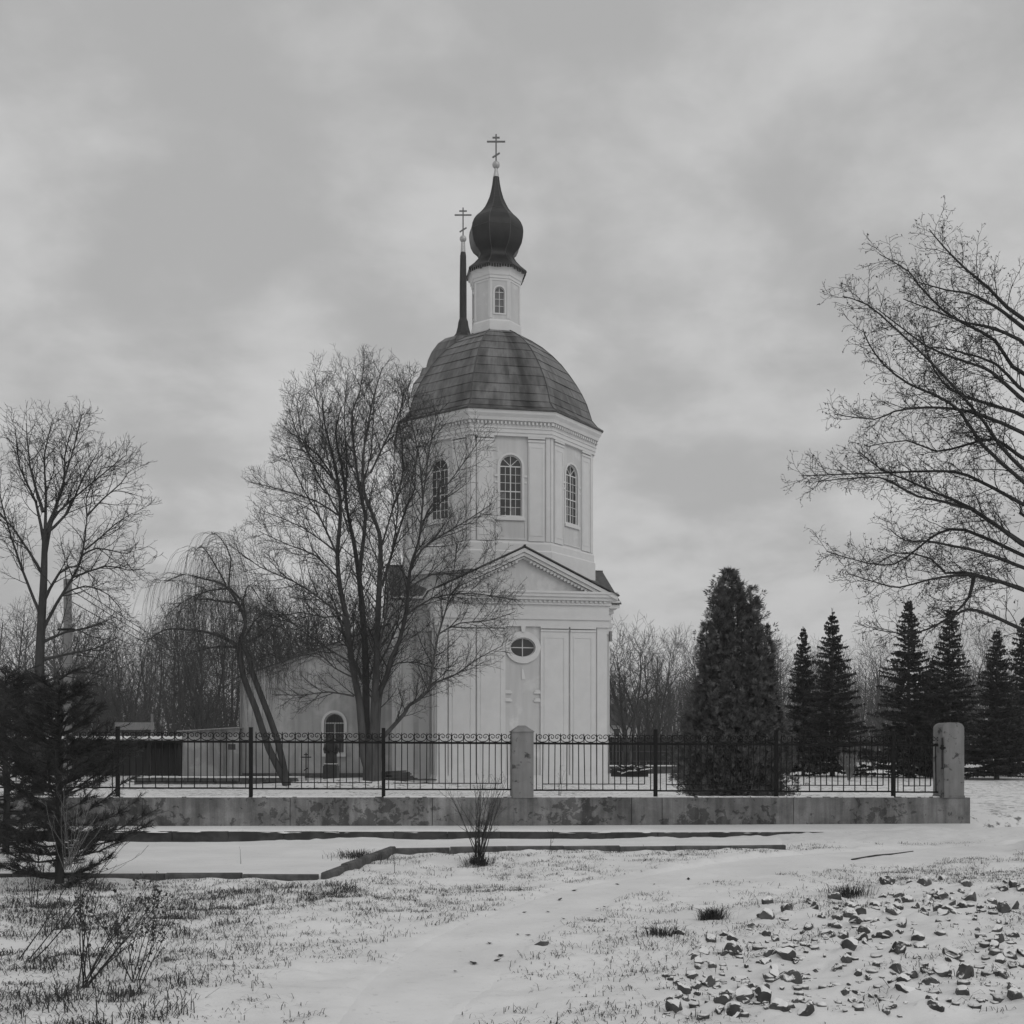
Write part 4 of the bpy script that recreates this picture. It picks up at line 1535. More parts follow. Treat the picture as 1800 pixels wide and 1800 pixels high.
# ---------------------------------------------------------------- statue, cross, woodpile, benches behind
SY = 50.0
stx, _, _ = P(582, 1366, SY)
st = empty('statue', (stx, SY, 0.45), 0, 'dark robed statue on a square stone pedestal before the arched window', 'statue')
kk = SY / FPX
m = MB()
m.box(-.31, .31, -.31, .31, -.2, .55); m.box(-.27, .27, -.27, .27, .55, .62)
m.build('pedestal', M_granite, st)
m = MB(); m.box(-.28, .28, -.28, .1, .62, .65); m.build('snow_cap', M_snowcap, st)
prof = [(.235, .62), (.25, .7), (.235, .95), (.225, 1.2), (.245, 1.35), (.25, 1.45), (.20, 1.54), (.10, 1.60), (.085, 1.63), (.115, 1.68), (.125, 1.75), (.11, 1.82), (.06, 1.87), (.01, 1.885)]
V, F = [], []
nn = 20
for j, (r, z) in enumerate(prof):
    for k in range(nn):
        a = 2 * math.pi * k / nn
        fold = 1 + (.05 * math.sin(7 * a) if z < 1.4 else 0)
        ex = 1.0 if z < 1.58 else .95
        V.append((r * fold * ex * math.cos(a) * 1.05 + (.02 if z > 1.6 else 0), r * fold * .78 * math.sin(a) - (.03 if z > 1.6 else 0), z))
for j in range(len(prof) - 1):
    for k in range(nn):
        F.append((j * nn + k, j * nn + (k + 1) % nn, (j + 1) * nn + (k + 1) % nn, (j + 1) * nn + k))
m = MB(); m.add(V, F)
m.tube([(.21, 0, 1.48), (.29, -.03, 1.28), (.27, -.17, 1.12), (.10, -.25, 1.18)], [.075, .07, .06, .04], 8)
m.tube([(-.21, 0, 1.48), (-.28, -.03, 1.28), (-.24, -.17, 1.14), (-.06, -.25, 1.2)], [.075, .07, .06, .04], 8)
m.build('robed_figure', M_statue, st, smooth=True)

gcx, gcy, _ = P(538, 1366, 49.0)
gc = empty('grave_cross', (gcx, gcy, 0.3), R(5), 'thin dark three-bar grave cross between the leaning trunks and the statue', 'cross')
gzv = lambda py: EYE + (HOR - py) / FPX * 49 - .3
m = MB()
m.box(-.022, .022, -.02, .02, -.1, gzv(1323))
m.box(-.22, .22, -.022, .022, gzv(1331) - .022, gzv(1331) + .022)
m.box(-.09, .09, -.022, .022, gzv(1326.5) - .02, gzv(1326.5) + .02)
bar2(m, -.09, gzv(1352) - .06, .09, gzv(1352) + .06, .04, -.022, .022)
m.build('cross', M_iron, gc)

wpx, wpy, _ = P(702, 1376, 46.5)
wp = empty('woodpile', (wpx, wpy, gz(wpx, wpy)), R(8), 'low pile of stacked dark planks on the snow right of the big trunk', 'woodpile')
for k in range(26):
    lay = k // 5
    xx = rs.uniform(-.25, .25) - .05 * lay
    L = rs.uniform(.35, .62)
    yy = -.3 + .15 * (k % 5) + rs.uniform(-.04, .04)
    m = MB(Matrix.Rotation(rs.uniform(-.1, .1), 4, 'Z') @ Matrix.Rotation(rs.uniform(-.06, .06), 4, 'Y'))
    m.box(xx - L, xx + L, yy, yy + .13, .02 + .065 * lay, .075 + .065 * lay)
    m.build('plank', M_boards, wp)
for k in range(9):
    m = MB(Matrix.Rotation(rs.uniform(-.3, .3), 4, 'Z'))
    xx = .55 + .1 * k; m.box(xx - .2, xx + .2, -.2 + rs.uniform(-.2, .2), -.1, 0, .06); m.build('plank', M_boards, wp)

# far dark board fence, wall and house right of the church
bf = empty('board_fence', (0, 74, .3), 0, 'dark close-boarded fence behind the church on the right', 'fence')
fx = lambda px, Y: (px - 900) / FPX * Y
fz = lambda py, Y: EYE + (HOR - py) / FPX * Y
n = 46
for k in range(n):
    x0 = fx(1060, 74) + (fx(1330, 74) - fx(1060, 74)) * k / n
    x1 = fx(1060, 74) + (fx(1330, 74) - fx(1060, 74)) * (k + 1) / n - .012
    m = MB(Matrix.Translation((0, 0, -.3))); m.box(x0, x1, rs.uniform(0, .015), .04, .2, fz(1296, 74) + rs.uniform(-.02, .02)); m.build('board', M_dark, bf)
for py in (1321, 1338):
    m = MB(Matrix.Translation((0, 0, -.3))); m.box(fx(1060, 74), fx(1330, 74), -.06, -.002, fz(py, 74) - .04, fz(py, 74) + .04); m.build('rail', M_boards, bf)
lw = empty('low_wall', (0, 71, .3), 0, 'low pale wall at the foot of the dark board fence', 'wall')
for k in range(6):
    m = MB(Matrix.Translation((0, 0, -.3))); m.box(fx(1060, 71) + k * 1.2, fx(1060, 71) + k * 1.2 + 1.18, 0, .3, .1, fz(1347, 71)); m.build('wall_block', M_kerb2, lw)
m = MB(Matrix.Translation((0, 0, -.3))); m.box(fx(1060, 71), fx(1060, 71) + 7.2, -.02, .32, fz(1347, 71), fz(1345, 71)); m.build('snow_cap', M_snowcap, lw)
bp_ = empty('brush_pile', (0, 64, .3), 0, 'low pile of snow-dusted cut branches right of the church base', 'brush pile')
for k in range(60):
    x = rs.uniform(fx(1076, 64), fx(1138, 64)); a = rs.uniform(-.8, .8); L = rs.uniform(.15, .3)
    z = .12 + rs.random() * .42
    yy = rs.uniform(-.3, .3)
    m = MB(); m.tube([(x - L * math.cos(a), yy, z - L * math.sin(a) * .6), (x + L * math.cos(a), yy + .05, z + L * math.sin(a) * .6)], .025, 5)
    m.build('branch', M_snowcap if k % 4 == 0 else M_dark, bp_)
m = MB(); m.box(fx(1075, 64), fx(1140, 64), .1, .5, -.2, .35); m.build('log_heap', M_dark, bp_)

ho = empty('house', (0, 96, .4), 0, 'pale little house with a snowy roof glimpsed through trees right of the church', 'house')
TH_ = Matrix.Translation((0, 0, -.4))
hz = lambda py: EYE + (HOR - py) / FPX * 96
m = MB(TH_); m.box(fx(1040, 96), fx(1120, 96), 0, 6, .2, hz(1275)); m.build('wall', M_house, ho)
m = MB(TH_); m.prism([(fx(1034, 96), hz(1275)), (fx(1126, 96), hz(1275)), (fx(1080, 96), hz(1235))], -.4, 6.4); m.build('roof', M_boards, ho)
m = MB(TH_); m.box(fx(1078, 96), fx(1090, 96), -.05, -.004, hz(1296), hz(1280)); wn_ = m.build('window', M_frame, ho)
m = MB(TH_); m.box(fx(1079, 96), fx(1089, 96), -.07, -.052, hz(1295), hz(1281)); m.build('pane', M_glass, wn_)

# utility pole and wires
ux, uy, _ = P(119, 1300, 34.0)
po = empty('utility_pole', (ux, uy, .3), 0, 'grey concrete utility pole among the trees at the left edge', 'pole')
uz = lambda py: EYE + (HOR - py) / FPX * 34 - .3
MB().box(-.095, .095, -.08, .08, -.3, uz(1018)).build('pole', M_pole, po)
m = MB(); m.box(-.26, .26, -.11, -.082, uz(1109), uz(1105)); m.build('crossarm', M_iron, po)
for x in (-.22, 0.12, .22):
    m = MB(); m.lathe([(.02, uz(1104)), (.05, uz(1102)), (.05, uz(1098)), (.02, uz(1096))], 8, cx=x, cy=-.1); m.build('insulator', M_pole, po)
far_px, far_Y = 440, 118.0
fpx_, fpy_, _ = P(far_px, 1300, far_Y)
po2 = empty('utility_pole', (fpx_, fpy_, .4), 0, 'distant utility pole that carries the wires behind the annex', 'pole')
MB().box(-.1, .1, -.1, .1, -.3, 8.6).build('pole', M_pole, po2)
MB().box(-.5, .5, -.14, -.101, 8.0, 8.12).build('crossarm', M_iron, po2)
for k, (pa, lab) in enumerate(((1022, 'upper'), (1036, 'middle'), (1056, 'lower'))):
    A = Vector(P(124, pa, 34.0)); A.y -= .1
    B = Vector((fpx_ - .4 + .4 * k, fpy_ - .1, 8.5 - .25 * k))
    pts = []
    for q in range(17):
        t = q / 16
        p = A.lerp(B, t); p.z -= .9 * 4 * t * (1 - t) * .5
        pts.append(tuple(p))
    wo = MB().tube(pts, .014, 4).build('overhead_wire', M_iron)
    tag(wo, lab + ' one of three thin wires sloping down from the left utility pole', 'wire', 'overhead wires at the left')

# ---------------------------------------------------------------- trees
def nrm(v):
    l = math.sqrt(v[0] ** 2 + v[1] ** 2 + v[2] ** 2) + 1e-12
    return (v[0] / l, v[1] / l, v[2] / l)


def side_dir(rng, d, ang, az_):
    """direction at angle ang from d, azimuth az_"""
    ref = (0, 0, 1) if abs(d[2]) < .95 else (1, 0, 0)
    u = nrm((d[1] * ref[2] - d[2] * ref[1], d[2] * ref[0] - d[0] * ref[2], d[0] * ref[1] - d[1] * ref[0]))
    w_ = (d[1] * u[2] - d[2] * u[1], d[2] * u[0] - d[0] * u[2], d[0] * u[1] - d[1] * u[0])
    c, s = math.cos(ang), math.sin(ang)
    ca, sa = math.cos(az_), math.sin(az_)
    return tuple(d[k] * c + (u[k] * ca + w_[k] * sa) * s for k in range(3))


class Spec:
    def __init__(self, dens, ratio, seg, ang, jit, trop, rmin, maxl, length, start=.15, lim=None):
        self.__dict__.update(locals())


def spawn(rng, out, pts, rad, lvl, sp):
    """children along a finished branch of level lvl"""
    if lvl >= sp.maxl: return
    n = len(pts)
    Ls = [math.dist(pts[k], pts[k + 1]) for k in range(n - 1)]
    L = sum(Ls)
    m = max(1, int(L * sp.dens[lvl] + rng.random()))
    az0 = rng.uniform(0, 6.28)
    for c in range(m):
        t = sp.start + (1 - sp.start) * (c + rng.random()) / m
        s = t * L
        k = 0
        while k < n - 2 and s > Ls[k]:
            s -= Ls[k]; k += 1
        f = min(1, s / (Ls[k] + 1e-9))
        p = tuple(pts[k][q] + (pts[k + 1][q] - pts[k][q]) * f for q in range(3))
        d = nrm(tuple(pts[k + 1][q] - pts[k][q] for q in range(3)))
        r = rad[k] + (rad[k + 1] - rad[k]) * f
        dd = side_dir(rng, d, R(sp.ang[lvl]) * rng.uniform(.65, 1.25), az0 + c * 2.4 + rng.uniform(-.5, .5))
        ln = sp.length[lvl + 1] * rng.uniform(.55, 1.25) * (1.12 - .55 * t)
        branch(rng, out, p, dd, ln, max(sp.rmin, min(r * .62, sp.ratio[lvl] * ln)), lvl + 1, sp)


def branch(rng, out, p, d, L, r, lvl, sp):
    n = sp.seg[lvl]
    pts, rad = [p], [r]
    st_ = L / n
    j, tr = sp.jit[lvl], sp.trop[lvl]
    for k in range(n):
        d = nrm((d[0] + rng.gauss(0, j), d[1] + rng.gauss(0, j), d[2] + rng.gauss(0, j) + tr))
        p = (p[0] + d[0] * st_, p[1] + d[1] * st_, p[2] + d[2] * st_)
        if sp.lim and not sp.lim(p):
            if len(pts) == 1: return
            # stop at the crown's edge
            pts.append(p); rad.append(sp.rmin * .7)
            while len(pts) < n + 1:
                p = tuple(p[q] + d[q] * st_ * .02 for q in range(3)); pts.append(p); rad.append(sp.rmin * .6)
            break
        pts.append(p); rad.append(max(sp.rmin * .7, r * (1 - .75 * (k + 1) / n)))
    out.append((lvl, pts, rad))
    spawn(rng, out, pts, rad, lvl, sp)


def limb_from_px(rng, px_pts, Y, r0, r1, lean, y0=0.0, sub=2):
    """pixel polyline -> wobbly 3-D limb leaning in depth"""
    n = len(px_pts)
    base_len = [0]
    for k in range(1, n):
        base_len.append(base_len[-1] + math.dist(px_pts[k], px_pts[k - 1]) * Y / FPX)
    out = []
    for k, (a, b) in enumerate(px_pts):
        yy = Y + y0 + lean * base_len[k]
        q = P(a, b, Y)
        out.append((q[0], yy, q[2]))
    pts = []
    for k in range(n - 1):
        for s in range(sub):
            t = s / sub
            p0, p1, p2, p3 = out[max(0, k - 1)], out[k], out[k + 1], out[min(n - 1, k + 2)]
            pts.append(tuple(.5 * ((2 * p1[q]) + (-p0[q] + p2[q]) * t + (2 * p0[q] - 5 * p1[q] + 4 * p2[q] - p3[q]) * t * t + (-p0[q] + 3 * p1[q] - 3 * p2[q] + p3[q]) * t ** 3) for q in range(3)))
    pts.append(out[-1])
    m = len(pts)
    rad = [r0 + (r1 - r0) * (k / (m - 1)) ** .8 for k in range(m)]
    return pts, rad


def finish_tree(name, chains, root, trunk_mat, crown_mat, cut=0, sides=(10, 6, 4, 3, 3)):
    tr = [c for c in chains if c[0] <= cut]
    cr = [c for c in chains if c[0] > cut]
    sf = lambda lv: sides[min(max(lv, 0), len(sides) - 1)]
    loc = root.location
    for nm, cs, mt in (('trunk', tr, trunk_mat), ('crown', cr, crown_mat)):
        if not cs: continue
        cs = [(lv, [(p[0] - loc[0], p[1] - loc[1], p[2] - loc[2]) for p in pts], rad) for lv, pts, rad in cs]
        link(nm, chains_mesh(name + '_' + nm, cs, sf), mt, root)


# --- the big maple in front of the church
TY = 46.0
rng = random.Random(11)
base = P(655, 1372, TY)
maple = empty('maple_tree', base, 0, 'large bare many-stemmed maple standing in front of the church', 'tree')
chains = []
tk, tr = limb_from_px(rng, [(656, 1385), (655, 1372), (654, 1352), (655, 1330), (656, 1312), (657, 1300)], TY, .42, .36, 0)
tr[0] = .50; tr[1] = .46; tr[2] = .42
chains.append((0, tk, tr))
limbs = [
    ([(640, 1325), (638, 1310), (632, 1234), (618, 1165), (607, 1081), (596, 1030), (591, 970), (596, 905), (592, 845), (580, 790), (566, 735), (562, 690)], .225, .02, .05, -.12),
    ([(592, 975), (568, 920), (548, 885), (530, 850), (508, 795)], .07, .014, -.2, .1),
    ([(650, 1325), (642, 1290), (641, 1210), (637, 1120), (628, 1030), (622, 985), (613, 935), (603, 890), (590, 800), (578, 740), (588, 690)], .24, .02, .12, .12),
    ([(628, 1010), (634, 965), (640, 905), (631, 860), (619, 770), (619, 720), (631, 690), (638, 650)], .12, .014, -.05, .5),
    ([(662, 1325), (657, 1290), (661, 1210), (664, 1168), (667, 1090), (670, 1035), (673, 980), (671, 944), (658, 908), (646, 875), (645, 815), (655, 760), (666, 710), (680, 668)], .22, .016, -.1, .0),
    ([(674, 1030), (685, 990), (697, 944), (715, 884), (727, 854), (727, 815), (735, 765)], .09, .016, .22, -.4),
    ([(664, 1240), (669, 1212), (679, 1192), (688, 1159), (703, 1126), (715, 1075), (721, 1015), (727, 986), (739, 950), (745, 890), (757, 800), (774, 735)], .17, .016, -.08, .05),
    ([(724, 1000), (745, 970), (775, 950), (820, 926), (866, 898)], .07, .014, -.2, -.5),
    ([(739, 945), (752, 905), (772, 875), (805, 830), (846, 770)], .07, .014, .1, -.5),
    ([(662, 1330), (666, 1306), (679, 1291), (712, 1255), (721, 1240), (754, 1216), (763, 1168), (772, 1120), (787, 1072), (799, 1018), (806, 955)], .135, .016, -.1, -.1),
    ([(754, 1214), (770, 1200), (805, 1186), (838, 1162), (884, 1138)], .07, .012, -.1, -.5),
    ([(682, 1180), (700, 1166), (735, 1165), (768, 1175), (800, 1170)], .05, .012, .15, -.2),
    ([(623, 1224), (580, 1217), (535, 1223), (485, 1222)], .06, .012, -.2, -.1),
    ([(609, 1088), (560, 1050), (520, 1025), (463, 1001), (415, 965)], .065, .014, -.15, -.1),
    ([(597, 1020), (553, 975), (505, 955), (448, 928)], .06, .012, .2, -.1),
    ([(594, 905), (555, 880), (500, 862), (440, 846)], .06, .012, 0., .1),
    ([(721, 1037), (760, 1013), (820, 1010), (884, 984)], .06, .012, -.05, -.4),
    ([(713, 1085), (760, 1052), (830, 1042), (905, 1052)], .06, .012, .15, -.3),
    ([(619, 1190), (590, 1175), (560, 1150), (500, 1168)], .05, .012, -.3, -.1),
    ([(606, 1080), (570, 1085), (525, 1075), (470, 1085)], .055, .012, .2, -.1),
    ([(772, 1120), (810, 1100), (860, 1095), (905, 1080)], .05, .012, .05, -1.),
    ([(592, 850), (560, 800), (520, 760), (503, 705)], .06, .012, .15, .0),
    ([(650, 830), (680, 770), (710, 710), (725, 660)], .06, .012, -.1, .2),
    ([(618, 1165), (560, 1130), (520, 1100), (455, 1060)], .06, .012, .1, -.2),
    ([(664, 1170), (690, 1110), (700, 1060), (712, 1000)], .06, .014, .45, .1),
    ([(640, 1200), (600, 1120), (575, 1050), (545, 990)], .07, .014, .5, .1),
    ([(655, 1210), (675, 1120), (690, 1040), (655, 950), (680, 880)], .07, .014, -.45, .1),
    ([(596, 905), (562, 840), (530, 770), (518, 695)], .06, .012, .1, -.1),
    ([(613, 935), (592, 860), (568, 760), (560, 670)], .06, .012, -.15, .1),
    ([(745, 890), (738, 810), (722, 735), (715, 680)], .05, .012, .1, -.3),
    ([(632, 870), (650, 790), (652, 700), (660, 650)], .05, .012, .2, .1),
    ([(592, 850), (545, 800), (505, 790)], .05, .012, -.2, .1),
    ([(690, 968), (702, 900), (694, 840), (702, 775)], .05, .012, -.15, -.2),
    ([(673, 955), (692, 885), (708, 820), (700, 740), (706, 672)], .055, .012, .15, -.1),
    ([(606, 895), (607, 800), (601, 720), (607, 645)], .055, .012, .1, .2),
    ([(591, 970), (535, 930), (470, 905)], .055, .012, -.25, .1),
]
CROWN = [(650, 606), (600, 612), (548, 622), (512, 660), (494, 715), (482, 770), (470, 808), (428, 842), (432, 900), (402, 950), (408, 1000), (440, 1060), (470, 1120), (470, 1200), (500, 1270), (590, 1262), (640, 1230), (690, 1262), (760, 1290),
         (800, 1262), (850, 1196), (905, 1165), (905, 1110), (928, 1045), (905, 985), (892, 930), (882, 850), (876, 760), (846, 712), (790, 706), (750, 690), (722, 640), (690, 612)]
_cr = np.array(CROWN, float)
_cc = _cr.mean(0)
_cang = np.arctan2(_cr[:, 1] - _cc[1], _cr[:, 0] - _cc[0])
_ci = np.argsort(_cang)
_cang, _crad = _cang[_ci], np.hypot(*(_cr - _cc)[_ci].T)
_ct = np.linspace(-math.pi, math.pi, 361)
_crt = np.interp(_ct, _cang, _crad, period=2 * math.pi).tolist()


def in_crown(p):
    k = FPX / p[1]
    dx, dy = 900 + p[0] * k - _cc[0], HOR - (p[2] - EYE) * k - _cc[1]
    a = math.atan2(dy, dx)
    lim = _crt[int((a + math.pi) / (2 * math.pi) * 360)]
    return math.hypot(dx, dy) < lim * (1 + .035 * math.sin(a * 23) + .03 * math.sin(a * 41 + p[1] * 3))


sp_maple = Spec(dens=(4.2, 5.4, 8.5, 0), ratio=(.0150, .0125, .0105), seg=(0, 6, 5, 3), ang=(44, 42, 45), jit=(0, .065, .10, .16), trop=(0, .07, .06, .04),
                rmin=.0062, maxl=3, length=(0, 1.75, .80, .33), start=.15, lim=in_crown)
for px_pts, r0, r1, lean, y0 in limbs:
    pts, rad = limb_from_px(rng, px_pts, TY, r0 * (.86 if r0 > .1 else .72), r1, lean, y0)
    if r0 > .13:                      # root the stem inside the bole
        foot = P(654 + (px_pts[0][0] - 654) * .45, 1352, TY)
        pts = [(foot[0], TY + y0 * .5, foot[2])] + pts; rad = [rad[0] * 1.05] + rad
    chains.append((0, pts, rad))
    spawn(rng, chains, pts, rad, 0, sp_maple)
finish_tree('maple', chains, maple, M_bark, M_twig, 0)
print('maple chains', len(chains))

# --- the near tree at the right edge
TY2 = 19.0
rng = random.Random(23)
b2 = P(1800, 1480, TY2)
rt = empty('ash_tree', (b2[0], b2[1], 0), 0, 'bare tree reaching in from the right edge with seed clusters on its twigs', 'tree')
chains = []
pts, rad = limb_from_px(rng, [(1872, 1500), (1870, 1400), (1866, 1250), (1862, 1100), (1856, 950), (1848, 820), (1836, 700), (1822, 600), (1812, 510), (1806, 440)], TY2, .17, .008, 0)
chains.append((0, pts, rad))
limbs2 = [
    [(1785, 640), (1760, 590), (1712, 556), (1676, 528), (1636, 476), (1620, 448), (1572, 412)],
    [(1772, 540), (1740, 505), (1700, 470), (1662, 430), (1637, 398)],
    [(1790, 700), (1740, 660), (1712, 648), (1668, 636), (1620, 618), (1580, 592), (1528, 556)],
    [(1793, 830), (1745, 790), (1712, 752), (1656, 700), (1604, 656), (1540, 608), (1492, 576), (1448, 566)],
    [(1793, 850), (1712, 790), (1668, 736), (1620, 712), (1572, 696), (1528, 668), (1500, 636), (1488, 612)],
    [(1792, 765), (1712, 740), (1660, 732), (1600, 734), (1548, 744), (1512, 760), (1440, 756)],
    [(1795, 880), (1712, 830), (1660, 820), (1572, 820), (1512, 820), (1426, 820)],
    [(1797, 950), (1712, 888), (1652, 860), (1604, 836), (1560, 816), (1524, 784)],
    [(1797, 955), (1712, 892), (1620, 868), (1572, 840), (1536, 832), (1450, 838)],
    [(1798, 970), (1712, 924), (1668, 928), (1636, 952), (1596, 980), (1548, 976), (1480, 952)],
    [(1798, 1000), (1712, 972), (1668, 964), (1620, 956), (1580, 956), (1552, 936)],
    [(1799, 1040), (1712, 1016), (1668, 1016), (1620, 1024), (1568, 1038), (1532, 1032), (1476, 1016)],
    [(1799, 1030), (1712, 1000), (1680, 1000), (1656, 972), (1600, 960), (1560, 985)],
    [(1800, 1110), (1712, 1075), (1679, 1079), (1638, 1101), (1608, 1113), (1571, 1116), (1523, 1109)],
    [(1788, 720), (1712, 690), (1672, 660), (1650, 610), (1640, 560)],
    [(1790, 600), (1730, 580), (1690, 575), (1640, 560), (1575, 540)],
    [(1793, 800), (1750, 770), (1700, 780), (1650, 790), (1600, 770), (1530, 780)],
    [(1712, 1010), (1700, 1050), (1670, 1080), (1640, 1090)],
    [(1797, 900), (1830, 850), (1880, 800)],
    [(1775, 560), (1745, 540), (1700, 520), (1660, 515), (1600, 500)],
    [(1790, 680), (1750, 640), (1690, 620), (1640, 610)],
]
sp_ash = Spec(dens=(9.5, 11.0, 12.0, 0), ratio=(.012, .011, .01), seg=(0, 6, 5, 3), ang=(42, 45, 50), jit=(0, .15, .2, .28), trop=(0, .03, .04, .02),
              rmin=.0036, maxl=3, length=(0, .70, .30, .12), start=.2)
_tx = [(1872, 1500), (1870, 1400), (1866, 1250), (1862, 1100), (1856, 950), (1848, 820), (1836, 700), (1822, 600), (1812, 510), (1806, 440)]


def trunk_x(py):
    return float(np.interp(py, [q[1] for q in _tx[::-1]], [q[0] for q in _tx[::-1]]))


_all = []
for q in limbs2:
    if q[0][0] > 1764:
        y0_ = max(q[0][1] + 34, 470)
        q = [(trunk_x(y0_), y0_)] + [e for e in q if e[0] < trunk_x(e[1]) - 12 and e[0] < 1830 or q[0][0] > 1796 and e is not q[0]]
    _all.append(q)
    _all.append([(2 * trunk_x(e[1]) - e[0] + 14 * math.sin(k + e[1]), e[1] + 11 * math.sin(k * 2 + e[0])) for k, e in enumerate(q)])
for px_pts in _all:
    pts, rad = limb_from_px(rng, px_pts, TY2, .038, .007, rng.uniform(-.25, .25), 0)
    chains.append((1, pts, rad))
    spawn(rng, chains, pts, rad, 0, sp_ash)
finish_tree('ash', chains, rt, M_bark_r, M_twig, 0)
# seed clusters at the twig tips
tips = [c for c in chains if c[0] == 3]
VS, FS = [], []
loc = rt.location
for lv, pts, rad in tips:
    if rng.random() < .55:
        p = pts[-1]
        for q in range(2):
            d = (rng.gauss(0, .02), rng.gauss(0, .02), -.01 + rng.gauss(0, .02))
            e = (rng.gauss(0, .007), rng.gauss(0, .007), rng.gauss(0, .007))
            b = len(VS)
            VS += [(p[0] - loc[0], p[1] - loc[1], p[2] - loc[2]), (p[0] + d[0] - e[0] - loc[0], p[1] + d[1] - e[1] - loc[1], p[2] + d[2] - e[2] - loc[2]), (p[0] + d[0] + e[0] - loc[0], p[1] + d[1] + e[1] - loc[1], p[2] + d[2] + e[2] - loc[2])]
            FS.append((b, b + 1, b + 2))
sc_ = link('seed_clusters', np_mesh('seeds', np.array(VS), [np.array(FS)]), M_leaf, rt)
print('ash chains', len(chains))

# --- the tree at the left edge
TY3 = 29.0
rng = random.Random(37)
lt_ = empty('lime_tree', (P(72, 1400, TY3)[0], TY3, .3), 0, 'bare spreading tree at the left edge behind the fence', 'tree')
chains = []
pts, rad = limb_from_px(rng, [(66, 1420), (68, 1300), (70, 1150), (76, 1040), (78, 980), (79, 930)], TY3, .16, .06, 0)
chains.append((0, pts, rad))
limbs3 = [
    [(79, 980), (89, 907), (100, 864), (122, 778), (134, 713)],
    [(76, 960), (89, 913), (111, 884), (164, 833), (209, 791)],
    [(78, 940), (113, 900), (135, 833), (160, 780)],
    [(74, 1110), (100, 1060), (126, 1018), (144, 978), (153, 907), (152, 875), (178, 824), (213, 820)],
    [(153, 907), (180, 878), (213, 849), (227, 827)],
    [(149, 967), (180, 942), (204, 920), (233, 902)],
    [(146, 975), (169, 964), (202, 969), (224, 973), (233, 964)],
    [(128, 1015), (187, 995), (224, 1002), (255, 1000)],
    [(110, 1045), (150, 1030), (190, 1045), (215, 1075)],
    [(76, 1060), (110, 1010), (150, 1000), (185, 1030)],
    [(75, 1090), (40, 1000), (10, 900), (-10, 800)],
    [(76, 900), (50, 820), (40, 740)],
    [(73, 1130), (110, 1110), (150, 1100), (190, 1080)],
    [(73, 1160), (120, 1150), (170, 1140), (210, 1120)],
    [(75, 1010), (30, 930), (-30, 870)],
    [(77, 940), (100, 850), (96, 790), (102, 735)],
    [(79, 945), (72, 860), (62, 790), (70, 720)],
    [(78, 960), (60, 880), (30, 820), (20, 750)],
    [(73, 1200), (100, 1190), (140, 1180), (190, 1190)],
]
sp_lime = Spec(dens=(6.5, 7.0, 8.5, 0), ratio=(.014, .012, .011), seg=(0, 6, 5, 3), ang=(40, 42, 45), jit=(0, .12, .17, .25), trop=(0, .05, .03, .0),
               rmin=.0048, maxl=3, length=(0, 1.05, .48, .2), start=.2)
for li, px_pts in enumerate(limbs3):
    pts, rad = limb_from_px(rng, px_pts, TY3, .026 if 4 <= li <= 8 else .045, .008, 0 if 3 <= li <= 8 else rng.uniform(-.3, .3), 0)
    chains.append((0, pts, rad))
    spawn(rng, chains, pts, rad, 0, sp_lime)
finish_tree('lime', chains, lt_, M_bark_r, M_twig, 0)

# --- the willow
TY4 = 45.0
rng = random.Random(41)
wb = P(503, 1380, TY4)
wil = empty('willow_tree', wb, 0, 'weeping willow with two leaning trunks left of the maple', 'tree')
chains = []
wl_limbs = [
    ([(505, 1388), (500, 1370), (473, 1317), (450, 1247), (427, 1187), (420, 1140)], .17, .10, .0),
    ([(507, 1388), (503, 1370), (487, 1300), (460, 1227), (443, 1183), (434, 1150), (422, 1128)], .15, .09, .02),
    ([(420, 1145), (424, 1122), (433, 1097), (420, 1060), (397, 1030), (363, 1020), (327, 1013), (296, 1028)], .10, .012, -.1),
    ([(422, 1130), (430, 1100), (424, 1055), (398, 1029), (400, 978), (380, 940), (362, 929)], .07, .01, .15),
    ([(398, 1029), (375, 985), (357, 962), (345, 980)], .035, .01, -.2),
    ([(420, 1075), (428, 1050), (435, 1029), (448, 1040), (458, 1060)], .04, .01, .1),
    ([(420, 1137), (395, 1122), (370, 1113), (333, 1108), (295, 1108), (270, 1124)], .09, .012, -.1),
    ([(424, 1132), (455, 1120), (480, 1100), (505, 1110), (520, 1140)], .06, .01, -.1),
    ([(426, 1130), (445, 1090), (470, 1075), (495, 1100)], .05, .01, .25),
    ([(420, 1140), (390, 1135), (350, 1140), (310, 1150)], .06, .01, .3),
    ([(418, 1060), (380, 1055), (340, 1050), (305, 1070)], .05, .01, .3),
    ([(434, 1150), (450, 1160), (480, 1150), (510, 1175)], .05, .01, -.25),
    ([(405, 1035), (370, 1040), (330, 1060), (300, 1090)], .04, .01, -.3),
]
allp = []
for px_pts, r0, r1, lean in wl_limbs:
    pts, rad = limb_from_px(rng, px_pts, TY4, r0, r1, lean, 0)
    chains.append((0, pts, rad))
    if r0 < .15: allp.append((pts, rad))
sp_w = Spec(dens=(1.5, 0), ratio=(.02,), seg=(0, 5), ang=(45,), jit=(0, .12), trop=(0, .0), rmin=.008, maxl=1, length=(0, .9), start=.2)
sub = []
for pts, rad in allp:
    spawn(rng, sub, pts, rad, 0, sp_w)
chains += sub
